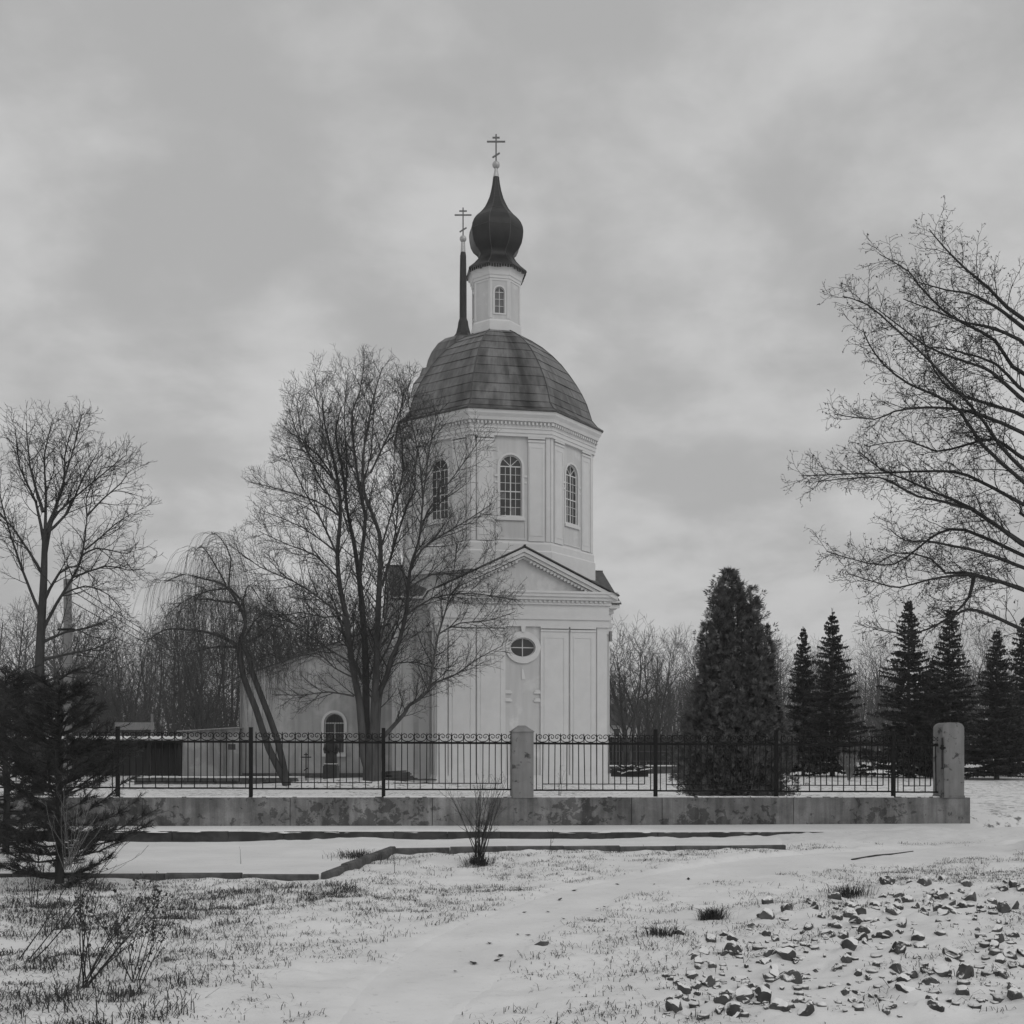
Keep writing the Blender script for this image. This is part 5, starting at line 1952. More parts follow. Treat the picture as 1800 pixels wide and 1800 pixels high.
for pts, rad in allp + [(c[1], c[2]) for c in sub]:
    L = sum(math.dist(pts[k], pts[k + 1]) for k in range(len(pts) - 1))
    for c in range(int(L * 23) + 2):
        k = rng.randrange(len(pts) - 1); f = rng.random()
        p = tuple(pts[k][q] + (pts[k + 1][q] - pts[k][q]) * f for q in range(3))
        a = rng.uniform(0, 6.28)
        d = (math.cos(a) * .6, math.sin(a) * .6, .55)
        ln = min(rng.uniform(1.6, 5.2), max(.5, p[2] - rng.uniform(.7, 3.2)))
        if p[0] > P(445, 0, TY4)[0]: ln *= .55
        n = 12; stp = ln / n
        ch = [p]
        for q in range(n):
            d = nrm((d[0] * .74 + rng.gauss(0, .05), d[1] * .74 + rng.gauss(0, .05), d[2] - .48 if d[2] > -.9 else -1))
            p = tuple(p[z] + d[z] * stp for z in range(3)); ch.append(p)
        chains.append((2, ch, [.0055 * (1 - .5 * q / n) for q in range(n + 1)]))
finish_tree('willow', chains, wil, M_bark_r, M_willow, 0, sides=(8, 5, 3, 3))
print('willow chains', len(chains))


# --- woodland of bare trees: prototypes, then copies
def proto_bare(name, H, spread, seed, stems=1, dense=1.0):
    rng = random.Random(seed)
    ch = []
    for s in range(stems):
        a = rng.uniform(0, 6.28)
        p0 = (rng.gauss(0, .15 * (stems > 1)), rng.gauss(0, .15 * (stems > 1)), -.2)
        pts, rad = [p0], [H * .014]
        d = nrm((math.cos(a) * .18 * (stems > 1), math.sin(a) * .18 * (stems > 1), 1))
        n = 9
        for k in range(n):
            d = nrm((d[0] + rng.gauss(0, .06), d[1] + rng.gauss(0, .06), d[2] + .05))
            pts.append(tuple(pts[-1][q] + d[q] * H * .95 / n for q in range(3)))
            rad.append(H * .014 * (1 - .9 * (k + 1) / n) + .008)
        ch.append((0, pts, rad))
        sp = Spec(dens=(2.6 * dense * 10 / H, 2.2 * dense * 10 / H, 3.6 * dense * 10 / H, 0), ratio=(.016, .014, .012), seg=(0, 6, 5, 4), ang=(48, 42, 42), jit=(0, .1, .14, .18), trop=(0, .09, .08, .05),
                  rmin=.011, maxl=3, length=(0, spread, spread * .48, spread * .24), start=.22)
        spawn(rng, ch, pts, rad, 0, sp)
    sf = lambda lv: (6, 4, 3, 3)[min(lv, 3)]
    return (chains_mesh(name + '_trunk', [c for c in ch if c[0] == 0], sf), chains_mesh(name + '_crown', [c for c in ch if c[0] > 0], sf))


protos = [proto_bare('bare_a', 10, 3.6, 1, 1, 1.1), proto_bare('bare_b', 11, 2.6, 2, 2, .9), proto_bare('bare_c', 9, 3.4, 3, 3, .8), proto_bare('bare_d', 12, 3.0, 4, 1, 1.3)]
for a, b in protos:
    a.materials.append(M_bgbark); b.materials.append(M_bgtwig)
first = {}


def bare_tree(px, Y, top_py, k, label, group, rz, wide=1.0):
    Hs = (10, 11, 9, 12)[k]
    x = (px - 900) / FPX * Y
    z = gz(x, Y)
    h = EYE + (HOR - top_py) / FPX * Y - z
    s = h / Hs
    if k not in first:
        root = empty('bare_tree', (x, Y, z), rz, label, 'tree', group)
        link('trunk', protos[k][0], None, root)
        link('crown', protos[k][1], None, root)
        first[k] = root
    else:
        src = first[k]
        root = src.copy(); col.objects.link(root)
        for ch in src.children:
            c = ch.copy(); col.objects.link(c); c.parent = root
        root['label'] = label
        if group: root['group'] = group
        root.location = (x, Y, z); root.rotation_euler = (0, 0, rz)
    root.scale = (s * wide, s * wide, s)
    return root


rw = random.Random(8)
KIND = ('round crowned', 'slender twin-stemmed', 'low many-stemmed', 'tall dense')
LW = 'bare %s woodland tree far behind the fence on the left'
RW = 'bare %s woodland tree far behind the conifers on the right'
MW = 'bare %s woodland tree rising behind the annex roof'
for px, Y, top, k in ((110, 82, 1075, 1), (150, 76, 1090, 0), (185, 88, 1105, 3), (215, 80, 1110, 2), (250, 92, 1125, 0), (40, 80, 1060, 3), (-20, 76, 1070, 1), (100, 68, 1120, 2), (165, 70, 1150, 2),
                      (235, 72, 1150, 2), (280, 84, 1120, 1), (270, 96, 1130, 3), (310, 78, 1090, 0), (340, 88, 1085, 3), (360, 80, 1095, 2), (390, 90, 1110, 1), (300, 100, 1115, 2), (200, 100, 1125, 1), (60, 95, 1085, 0), (130, 98, 1110, 2)):
    bare_tree(px + rw.uniform(-6, 6), Y, top, k, LW % KIND[k], KIND[k] + ' ' + 'woodland trees on the left', rw.uniform(0, 6.28), rw.uniform(.85, 1.15))
for px, Y, top, k in ((410, 95, 1085, 1), (450, 92, 1075, 0), (490, 88, 1055, 3), (525, 94, 1045, 2), (560, 90, 1040, 0), (595, 98, 1050, 1), (630, 92, 1060, 3), (670, 96, 1075, 2), (510, 80, 1090, 2), (545, 78, 1105, 0), (470, 82, 1100, 3), (580, 84, 1095, 2)):
    bare_tree(px + rw.uniform(-6, 6), Y, top, k, MW % KIND[k], KIND[k] + ' ' + 'woodland trees behind the annex', rw.uniform(0, 6.28), rw.uniform(.9, 1.2))
for px, Y, top, k in ((1160, 100, 1140, 1), (1185, 110, 1125, 0), (1215, 105, 1135, 3), (1350, 100, 1140, 0), (1375, 96, 1130, 3), (1385, 112, 1145, 1), (1420, 108, 1150, 2), (1510, 104, 1145, 1), (1535, 98, 1140, 0), (1560, 110, 1135, 3),
                      (1480, 112, 1150, 0), (1640, 105, 1140, 1), (1690, 100, 1130, 2), (1740, 108, 1120, 0), (1790, 100, 1110, 3), (1300, 110, 1140, 1), (1250, 100, 1140, 2), (1620, 115, 1150, 3), (1450, 118, 1155, 3), (1330, 118, 1150, 2)):
    bare_tree(px + rw.uniform(-5, 5), Y, top, k, RW % KIND[k], KIND[k] + ' ' + 'woodland trees on the right', rw.uniform(0, 6.28), rw.uniform(.9, 1.2))
bare_tree(1110, 72, 1118, 2, 'dense rounded bare tree just right of the church wall', None, 1.0, 1.05)
bare_tree(1142, 78, 1135, 2, 'lower bare tree between the church and the tall thuja', None, 2.4, 1.0)

# a dark far-off wood closes the view behind the trees
def far_wood(name, x0, x1, Y, h, n, seed, label):
    r_ = np.random.RandomState(seed)
    X = r_.uniform(x0, x1, n); Yy = Y + r_.uniform(-8, 8, n)
    H = h * (0.75 + .35 * vnoise(X, X * 0, 5.0, seed) * 2 + .12 * r_.rand(n))
    m = 5
    pts = np.zeros((n, m, 3))
    dirx, diry = r_.normal(0, .12, n), r_.normal(0, .1, n)
    for k in range(m):
        t = k / (m - 1)
        pts[:, k, 0] = X + dirx * H * t + r_.normal(0, .12, n)
        pts[:, k, 1] = Yy + diry * H * t
        pts[:, k, 2] = .2 + H * t
    rad = np.linspace(.07, .012, m)[None, :] * (.5 + r_.rand(n)[:, None])
    V, F = tubes(pts, rad, 3)
    # side twigs
    nt = n * 9
    src = r_.randint(0, n, nt); t = r_.uniform(.15, 1, nt)
    B0 = np.stack([X[src] + dirx[src] * H[src] * t, Yy[src] + diry[src] * H[src] * t, .2 + H[src] * t], 1)
    dv = np.stack([r_.normal(0, 1, nt), r_.normal(0, .6, nt), np.abs(r_.normal(.9, .4, nt))], 1)
    dv /= np.linalg.norm(dv, axis=1, keepdims=True)
    L = r_.uniform(.5, 1.7, nt)[:, None]
    tp = np.stack([B0, B0 + dv * L * .5 + r_.normal(0, .06, (nt, 3)), B0 + dv * L + np.array([0, 0, .1])], 1)
    V2, F2 = tubes(tp, np.tile([.024, .016, .010], (nt, 1)), 3)
    o = link(name, np_mesh(name, np.concatenate([V, V2]), [F, F2 + len(V)], True), M_bgtwig)
    return tag(o, label, kind='stuff')


far_wood('far_wood', -62, -8, 126, 9.3, 1500, 3, 'far bare wood behind the annex and willow')
far_wood('far_wood', 9, 66, 132, 10.0, 1700, 6, 'far bare wood behind the conifers')


# ---------------------------------------------------------------- conifers
def spruce_proto(name, H, seed):
    """trunk plus whorled, slightly drooping branches set with needle sprays"""
    rn = np.random.RandomState(seed)
    trunk = [[(0, 0, -.2), (0, 0, H * .5), (0, 0, H * .985)]]
    TV, TF = tubes(trunk, [[.011 * H + .03, .008 * H, .008]], 7)
    V, F = [], []
    bt, br = [], []
    z = H * .04
    while z < H * .965:
        z_w = z
        t = z / H
        Lb = (1 - t) ** .95 * H * .245 + .03
        nb = max(4, int(9 - 3 * t))
        a0 = rn.rand() * 6.28
        for k in range(nb):
            a = a0 + 6.28 * k / nb + rn.normal(0, .18)
            L = Lb * rn.uniform(.55, 1.18)
            m = 5
            pts = []
            z = z_w + rn.normal(0, .075)
            up = .30 * t + .02 + rn.normal(0, .10)
            for q in range(m + 1):
                s = q / m
                zz = z + L * (up * s - .24 * s * (1 - t) + .20 * s * s * (1 - t))
                pts.append((L * s * math.cos(a), L * s * math.sin(a), zz))
            bt.append(pts); br.append(np.linspace(.022, .006, m + 1))
            ns = int(L * 36) + 8
            for q in range(ns):
                s = 1 - (1 - rn.rand() ** .8) * .93
                zz = z + L * (up * s - .24 * s * (1 - t) + .20 * s * s * (1 - t))
                c = np.array([L * s * math.cos(a), L * s * math.sin(a), zz])
                side = rn.choice([-1, 1]) * rn.uniform(.45, 1.1)
                d = np.array([math.cos(a + side), math.sin(a + side), rn.uniform(-.22, .18)])
                ln = rn.uniform(.13, .32) * (1.15 - .5 * s) * (.30 + .90 * (1 - t))
                w_ = np.array([-d[1], d[0], 0]) * rn.uniform(.022, .045) + np.array([0, 0, rn.normal(0, .03)])
                b = len(V)
                e = c + d * ln
                mid = c + d * ln * .45 + np.array([0, 0, rn.uniform(-.01, .04)])
                V += [c, mid - w_, e, mid + w_]
                F.append((b, b + 1, b + 2, b + 3))
                # hanging shoot below
                if rn.rand() < .5:
                    b = len(V)
                    dn = np.array([rn.normal(0, .03), rn.normal(0, .03), -rn.uniform(.06, .15)])
                    ww_ = np.array([math.cos(a), math.sin(a), 0]) * .03
                    V += [mid - ww_, mid + dn, mid + ww_]
                    V.append(mid + np.array([0, 0, .03]))
                    F.append((b, b + 1, b + 2, b + 3))
        z = z_w + (.15 + .05 * rn.rand()) * (1 - .35 * t) * H / 7.5
    # leader
    for k in range(40):
        zz = H * rn.uniform(.93, 1.0); a = rn.rand() * 6.28
        c = np.array([0, 0, zz]); d = np.array([math.cos(a) * .6, math.sin(a) * .6, .8]); ln = rn.uniform(.05, .12)
        w_ = np.array([-d[1], d[0], 0]) * .02
        b = len(V); V += [c, c + d * ln * .5 - w_, c + d * ln, c + d * ln * .5 + w_]; F.append((b, b + 1, b + 2, b + 3))
    BV, BF = tubes(bt, br, 3)
    trunk_me = np_mesh(name + '_trunk', np.concatenate([TV, BV]), [TF, BF + len(TV)], True)
    crown_me = np_mesh(name + '_crown', np.array(V), [np.array(F)])
    trunk_me.materials.append(M_bgbark); crown_me.materials.append(M_spruce)
    return trunk_me, crown_me


spr = [spruce_proto('spruce_a', 7.5, 1), spruce_proto('spruce_b', 7.5, 2), spruce_proto('spruce_c', 7.5, 5)]
sfirst = {}
SPR = [
    (1412, 62, 1100, 0, .92, 'slim dark spruce, leftmost of the row beyond the fence, with a thin pointed top'),
    (1463, 60, 1070, 1, 1.12, 'tallest-topped dark spruce left of centre in the conifer row'),
    (1597, 58, 1052, 2, 1.12, 'broad dark spruce behind the last iron post before the gate pillar'),
    (1664, 57, 1060, 1, 1.05, 'dark spruce rising directly behind the round-topped gate pillar'),
    (1752, 55, 1105, 0, 1.2, 'dark spruce at the right edge beyond the gate pillar'),
    (1805, 60, 1075, 1, 1.1, 'rightmost dark spruce beneath the overhanging bare tree'),
    (1632, 64, 1160, 2, 1.1, 'shorter dark spruce between the broad spruce and the pillar'),
]
for px, Y, top, k, wd, lab in SPR:
    x = (px - 900) / FPX * Y
    z = gz(x, Y)
    s = (EYE + (HOR - top) / FPX * Y - z) / 7.5
    if k not in sfirst:
        root = empty('spruce_tree', (x, Y, z), 0, lab, 'tree', 'spruces beyond the fence')
        link('trunk', spr[k][0], None, root); link('crown', spr[k][1], None, root)
        sfirst[k] = root
    else:
        root = sfirst[k].copy(); col.objects.link(root)
        for ch in sfirst[k].children:
            c = ch.copy(); col.objects.link(c); c.parent = root
        root['label'] = lab
        root.location = (x, Y, z); root.rotation_euler = (rw.gauss(0, .012), rw.gauss(0, .015), px * 1.7)
    root.scale = (s * wd, s * wd, s)

# --- the tall thuja behind the wall
thx, thy = (1290 - 900) / FPX * 28.5, 28.5
thz = gz(thx, thy)
thu = empty('thuja_tree', (thx, thy, thz), 0, 'tall dense dark thuja growing just behind the wall', 'tree')
rn = np.random.RandomState(9)
HT = EYE + (HOR - 1005) / FPX * thy - thz
lead = [(-.12, 0, HT, 1.32), (.05, -.15, HT * .93, 1.15), (.70, -.1, HT * .76, .62), (.40, -.3, HT * .86, .6), (-.55, .0, HT * .66, .85), (.72, .1, HT * .5, .75), (-.7, -.3, HT * .45, .7), (.25, -.6, HT * .62, .85), (-.2, -.7, HT * .6, .85), (-.25, -.1, HT * .86, .95), (.78, .0, HT * .63, .42), (-.62, .1, HT * .78, .36), (.38, -.3, HT * .92, .30), (-.40, -.2, HT * .95, .28), (.95, -.1, HT * .42, .42), (-.98, .0, HT * .40, .42)]
V, F = [], []
tt, trd = [], []
for (lx, ly, lh, lr) in lead:
    tt.append([(lx * .25, ly * .25, -.1), (lx * .8, ly * .8, lh * .4), (lx, ly, lh * .75), (lx, ly, lh * .97)])
    trd.append([.07, .05, .03, .008])
    ns = int(2700 * lh / HT * lr + 450)
    for q in range(ns):
        t = rn.rand() ** 1.15
        a = rn.rand() * 6.28
        lump = .86 + 1.35 * float(vnoise(a * 1.3 * lr, t * lh * 1.3, .42, lx * 9 + 3, 4))
        R_ = lr * (1 - t) ** .84 * (.52 + .48 * min(1, t * 9 + .35)) * lump + .05
        rr = R_ * (1 - .55 * rn.rand() ** 2.2) + (abs(rn.normal(0, .10)) if rn.rand() < .25 else 0)
        c = np.array([lx * min(1, t * 1.6 + .4) + rr * math.cos(a), ly * min(1, t * 1.6 + .4) + rr * math.sin(a), .02 + t * lh])
        out = np.array([math.cos(a), math.sin(a), 0])
        d = out * rn.uniform(.3, 1.0) + np.array([rn.normal(0, .25), rn.normal(0, .25), rn.uniform(.1, 1.0)])
        d /= np.linalg.norm(d)
        # a flat fan of scale-leaf twigs in a plane containing d
        nrm_ = np.cross(d, np.array([rn.normal(0, 1), rn.normal(0, 1), rn.normal(0, .3)])); nrm_ /= np.linalg.norm(nrm_) + 1e-9
        ln = rn.uniform(.08, .20)
        for k in range(5):
            an = (k - 2) * .42 + rn.normal(0, .08)
            dk = d * math.cos(an) + nrm_ * math.sin(an)
            l2 = ln * (1 - .16 * abs(k - 2)) * rn.uniform(.8, 1.15)
            wv_ = np.cross(dk, np.cross(d, nrm_)) * .011 * rn.uniform(.8, 1.5)
            b = len(V)
            V += [c + d * .03 * (2 - abs(k - 2)), c + dk * l2 * .55 - wv_, c + dk * l2, c + dk * l2 * .55 + wv_]
            F.append((b, b + 1, b + 2, b + 3))
TV, TF = tubes(tt, trd, 6)
link('trunk', np_mesh('thuja_trunk', TV, [TF], True), M_bark_r, thu)
link('crown', np_mesh('thuja_crown', np.array(V), [np.array(F)]), M_thuja, thu)


thu.scale = (1.08, 1.08, 1.0)

# --- the long-needled pine at the left
def pine(name, px, py, Y, H, Rmax, seed, label):
    rn = np.random.RandomState(seed)
    x = (px - 900) / FPX * Y
    z0 = gz(x, Y)
    root = empty(name, (x, Y, z0), 0, label, 'tree', 'young pines at the left edge')
    bt, br, V, F = [], [], [], []
    bt.append([(0, 0, -.1), (.02, 0, H * .33), (-.03, .02, H * .66), (0, 0, H)]); br.append([.06, .05, .03, .008])
    z = .12
    while z < H * .97:
        t = z / H
        Lb = Rmax * (1 - t) ** .55 * (.6 + .4 * min(1, t * 4)) + .1
        nb = 7
        a0 = rn.rand() * 6.28
        for k in range(nb):
            a = a0 + 6.28 * k / nb + rn.normal(0, .25)
            L = Lb * rn.uniform(.40, 1.15)
            pts = []
            zz0 = z; z = zz0 + rn.normal(0, .06)
            for q in range(4):
                s = q / 3
                pts.append((L * s * math.cos(a + .2 * s), L * s * math.sin(a + .2 * s), z + L * (.22 * s + .42 * s * s - .40 * s * (t < .3))))
            z = zz0
            bt.append(pts); br.append([.016, .012, .008, .005])
            shoots = []
            for q in range(int(L * 15) + 7):
                s = rn.uniform(.25, 1)
                i0 = min(2, int(s * 3)); f_ = s * 3 - i0
                c = np.array(pts[i0]) * (1 - f_) + np.array(pts[i0 + 1]) * f_
                sd = a + rn.choice([-1, 1]) * rn.uniform(.2, 1.2)
                d = np.array([math.cos(sd), math.sin(sd), rn.uniform(.05, .8)]); d /= np.linalg.norm(d)
                shoots.append((c, d, rn.uniform(.10, .26)))
            for c, d, ln in shoots:
                bt.append([tuple(c), tuple(c + d * ln * .35), tuple(c + d * ln * .7), tuple(c + d * ln)]); br.append([.005, .005, .004, .003])
                u = np.cross(d, [0, 0, 1.0]); u /= np.linalg.norm(u) + 1e-9
                v_ = np.cross(d, u)
                for q in range(30):
                    s = rn.uniform(.15, 1.05)
                    an = rn.rand() * 6.28
                    nd = d * rn.uniform(.55, 1.1) + (u * math.cos(an) + v_ * math.sin(an)) * .75
                    nl = rn.uniform(.055, .095)
                    p0 = c + d * ln * s
                    e = p0 + nd * nl
                    sw = np.cross(nd, [rn.normal(), rn.normal(), rn.normal()]); sw *= .0030 / (np.linalg.norm(sw) + 1e-9)
                    b = len(V)
                    V += [p0 - sw, p0 + sw, e]
                    F.append((b, b + 1, b + 2))
        z += .19
    BV, BF = tubes(bt, br, 4)
    link('trunk', np_mesh(name + '_trunk', BV, [BF], True), M_bark_r, root)
    link('crown', np_mesh(name + '_crown', np.array(V), [np.array(F)]), M_pine, root)
    return root


pine('pine_tree', 104, 1560, 14.4, 2.5, 1.12, 2, 'bushy dark long-needled pine in front of the wall, nearer to the parking kerb')
pine('pine_tree', 10, 1500, 18.5, 2.95, 1.3, 4, 'taller dark pine standing behind the bushy one by the wall')

# ---------------------------------------------------------------- shrubs and saplings
def shrub(name, px, py, stems, H, seed, label, mt, spread=.5, r=.008, dens=(5, 6, 0), lens=(0, .32, .14), group=None, z=None, lean=(0, 0), rmin=.002, leaves=0, cat='shrub', Y=None):
    rng = random.Random(seed)
    if Y is None:
        x, Y = G(px, py, 0)
    else:
        x = (px - 900) / FPX * Y
    z0 = gz(x, Y) if z is None else z
    root = empty(name, (x, Y, z0), 0, label, cat, group)
    ch = []
    sp = Spec(dens=dens, ratio=(.012, .01), seg=(0, 5, 3), ang=(34, 38), jit=(0, .1, .15), trop=(0, .08, .05), rmin=rmin, maxl=2, length=lens, start=.3)
    for s in range(stems):
        a = rng.uniform(0, 6.28)
        sq = spread * rng.random() ** .5
        d = nrm((math.cos(a) * sq + lean[0], math.sin(a) * sq + lean[1], 1))
        hh = H * rng.uniform(.65, 1.05)
        p = (x + rng.gauss(0, .03), Y + rng.gauss(0, .03), z0 - .04)
        pts, rad = [p], [r]
        n = 8
        for k in range(n):
            d = nrm((d[0] * 1.02 + rng.gauss(0, .06), d[1] * 1.02 + rng.gauss(0, .06), d[2] + .01))
            p = tuple(p[q] + d[q] * hh / n for q in range(3)); pts.append(p); rad.append(max(rmin, r * (1 - .8 * (k + 1) / n)))
        ch.append((0, pts, rad))
        spawn(rng, ch, pts, rad, 0, sp)
    loc = root.location
    cs = [(lv, [(p[0] - loc[0], p[1] - loc[1], p[2] - loc[2]) for p in pts], rad) for lv, pts, rad in ch]
    link('stems', chains_mesh(name + '_stems', cs, lambda lv: (5, 4, 3)[min(lv, 2)]), mt, root)
    if leaves:
        V, F = [], []
        tips = [c for c in cs if c[0] >= 1]
        for _ in range(leaves):
            lv, pts, rad = rng.choice(tips)
            p = np.array(rng.choice(pts))
            d = np.array([rng.gauss(0, 1), rng.gauss(0, 1), rng.gauss(-.6, .6)]); d /= np.linalg.norm(d)
            w_ = np.cross(d, [rng.gauss(0, 1), rng.gauss(0, 1), rng.gauss(0, 1)]); w_ /= np.linalg.norm(w_) + 1e-9
            ln = rng.uniform(.015, .034)
            b = len(V)
            V += [p, p + d * ln * .5 - w_ * ln * .4, p + d * ln, p + d * ln * .5 + w_ * ln * .4]
            F.append((b, b + 1, b + 2, b + 3))
        link('leaves', np_mesh(name + '_leaves', np.array(V), [np.array(F)]), M_leaf, root)
    return root


shrub('bare_shrub', 840, 1516, 22, 1.35, 5, 'bare thin-stemmed shrub on the snow in front of the pillar', M_twig, .42, .0085, (4.5, 6, 0), (0, .36, .15))
shrub('sapling', 694, 1532, 1, .42, 6, 'straight little bare sapling left of the bare shrub', M_twig, .05, .005, (12, 0, 0), (0, .07, 0))
shrub('sapling', 966, 1503, 2, .45, 7, 'small forked sapling right of the bare shrub', M_twig, .25, .005, (6, 5, 0), (0, .12, .05))
shrub('sapling', 424, 1524, 1, .36, 8, 'leaning bare twig standing alone in the parking snow', M_twig, .1, .005, (6, 0, 0), (0, .14, 0), lean=(-.1, 0))
shrub('sapling', 312, 1640, 1, .36, 9, 'thin dry stalk standing in the grass left of the path', M_twig, .05, .004, (5, 0, 0), (0, .06, 0))
shrub('sapling', 1305, 1445, 1, 1.35, 10, 'thin upright dead stalk against the thuja', M_stem, .03, .006, (2, 0, 0), (0, .1, 0), Y=24.0, z=.15)
shrub('sapling', 1303, 1445, 1, 1.75, 12, 'long pale stalk leaning right against the thuja', M_stem, .02, .007, (1.5, 0, 0), (0, .2, 0), Y=24.1, z=.15, lean=(.32, 0))
shrub('pale_bush', 1492, 1372, 60, 1.35, 13, 'pale fan-shaped bush of upright stems under the spruces', M_stem, .42, .012, (2.5, 0, 0), (0, .35, 0), Y=54, z=.3, rmin=.008)
shrub('bare_bush', 1385, 1365, 50, 1.9, 14, 'grey bare bush between the thuja and the slim spruce', M_bgtwig, .5, .014, (4, 4, 0), (0, .5, .25), Y=62, z=.3, rmin=.008)
shrub('bare_bush', 1200, 1365, 40, 2.2, 15, 'grey bare bush at the left foot of the thuja', M_bgtwig, .5, .014, (4, 4, 0), (0, .5, .25), Y=60, z=.3, rmin=.008)
shrub('leafy_shrub', 150, 1745, 12, 1.05, 16, 'dry shrub with withered leaves in the lower left corner, leaning right', M_twig, .55, .006, (5, 6, 0), (0, .34, .12), leaves=260, lean=(.28, .05))
shrub('leafy_shrub', 235, 1730, 9, .75, 17, 'lower dry shrub with withered leaves beside the corner shrub', M_twig, .6, .005, (6, 6, 0), (0, .25, .1), leaves=220, lean=(.1, .1))
shrub('bare_shrub', 40, 1690, 3, 1.6, 18, 'long arching bare branches leaning in from the left edge', M_twig, .45, .006, (3, 4, 0), (0, .5, .2), lean=(.65, .1))
shrub('bare_shrub', 60, 1590, 8, 1.1, 19, 'tangle of bare stems at the foot of the bushy pine', M_twig, .6, .005, (4, 4, 0), (0, .4, .16), lean=(.4, 0))
shrub('bare_shrub', 640, 1420, 0 + 5, .6, 20, 'little bare shoots behind the fence right of the pillar', M_twig, .5, .006, (4, 0, 0), (0, .2, 0), Y=27, z=.35) if False else None
shrub('pale_bush', 120, 1560, 14, 1.0, 22, 'pale arching dry stems in front of the bushy pine', M_stem, .6, .004, (3, 4, 0), (0, .35, .14), lean=(.15, -.2), rmin=.0016, z=.35, Y=13.2)
shrub('sapling', 985, 1400, 3, .95, 21, 'crooked thin sapling behind the fence right of the pillar', M_twig, .35, .007, (3, 4, 0), (0, .25, .1), Y=27.0, z=.45)

# ---------------------------------------------------------------- parking kerb stones
def kerb_run(root, A, B, n, h, tilt=0.0, gap=.01):
    A, B = Vector(A), Vector(B)
    d = (B - A); L = d.length; d /= L
    a = math.atan2(d.y, d.x)
    for k in range(n):
        s0, s1 = L * k / n + gap / 2, L * (k + 1) / n - gap / 2
        p = A + d * ((s0 + s1) / 2)
        hl = (s1 - s0) / 2
        m = MB()
        c = .015
        y0, y1 = -.055, .055
        z1 = h + rs.uniform(-.012, .012)
        pr = [(y0, -.15), (y1, -.15), (y1, z1 - c), (y1 - c, z1), (y0 + c, z1), (y0, z1 - c)]
        v = [(-hl, y, z) for y, z in pr] + [(hl, y, z) for y, z in pr]
        m.add(v, [(5, 4, 3, 2, 1, 0), (6, 7, 8, 9, 10, 11)] + [(q, (q + 1) % 6, (q + 1) % 6 + 6, q + 6) for q in range(6)])
        ob = m.build('kerbstone', M_kerb2, root)
        ob.location = (p.x, p.y, 0)
        ob.rotation_euler = (rs.uniform(-.03, .03), rs.uniform(-.008, .008), a + rs.uniform(-.012, .012))


pk = empty('parking_kerb', (0, 0, 0))
tag(pk, 'grey kerbstones edging the snowy parking bay and verge', kind='structure')
kerb_run(pk, (-13.5, K1[1] + .05), K1, 11, .085)
kerb_run(pk, (K1[0] + .07, K1[1] + .1), K2, 4, .10)
kerb_run(pk, K2, K3, 7, .085)
pe = empty('path_kerb', (0, 0, 0))
tag(pe, 'kerb edge just showing along the right of the footpath', kind='structure')
A_, B_ = G(945, 1664), G(990, 1638)
kerb_run(pe, A_, B_, 1, .012)
stk = [G(1497, 1508), G(1540, 1502), G(1572, 1497), G(1605, 1493)]
so_ = MB().tube([(x, y, gz(x, y) + .018) for x, y in stk], [.012, .02, .018, .01], 6).build('stick', M_bark_r)
tag(so_, 'long straight stick lying on the snow at the right', 'stick')

# ---------------------------------------------------------------- stones of the bank at the lower right
rk = random.Random(77)


def rock_mesh(seed):
    r_ = random.Random(seed)
    bm = bmesh.new()
    bmesh.ops.create_icosphere(bm, subdivisions=3, radius=1.0)
    planes = []
    for _ in range(9):
        n_ = Vector((r_.gauss(0, 1), r_.gauss(0, 1), r_.gauss(0, 1))).normalized()
        planes.append((n_, r_.uniform(.5, .85)))
    for v in bm.verts:
        for n_, dd in planes:
            e = v.co.dot(n_) - dd
            if e > 0: v.co -= n_ * e
        v.co += Vector((math.sin(v.co.y * 5 + seed), math.sin(v.co.z * 6 + seed), math.sin(v.co.x * 5 + seed * 2))) * .045 + Vector((r_.gauss(0, .012), r_.gauss(0, .012), r_.gauss(0, .012)))
    me = bpy.data.meshes.new('stone')
    bm.to_mesh(me); bm.free()
    me.materials.append(M_rock)
    return me


rocks = [rock_mesh(s) for s in range(14)]


GRP = 'stones of the snowy bank'
LAB = 'angular grey stone poking through the snow of the bank at lower right'
for x, y, sz in STONES:
    o = bpy.data.objects.new('stone', rk.choice(rocks))
    col.objects.link(o)
    o.scale = (sz * rk.uniform(.9, 1.35), sz * rk.uniform(.8, 1.2), sz * rk.uniform(.8, 1.25))
    o.rotation_euler = (rk.uniform(-.6, .6), rk.uniform(-.6, .6), rk.uniform(0, 6.28))
    o.location = (x, y, gz(x, y) + sz * rk.uniform(-.38, .12))
    q = 0 if sz > .085 else 1 if sz > .05 else 2
    tag(o, ('big angular grey stone with a snow cap in the bank at lower right', 'fist-sized grey stone half sunk in the snow of the stony bank', 'small chip of stone showing through the snow of the stony bank')[q], 'stone',
        ('big stones of the snowy bank', 'middling stones of the snowy bank', 'small stones of the snowy bank')[q])

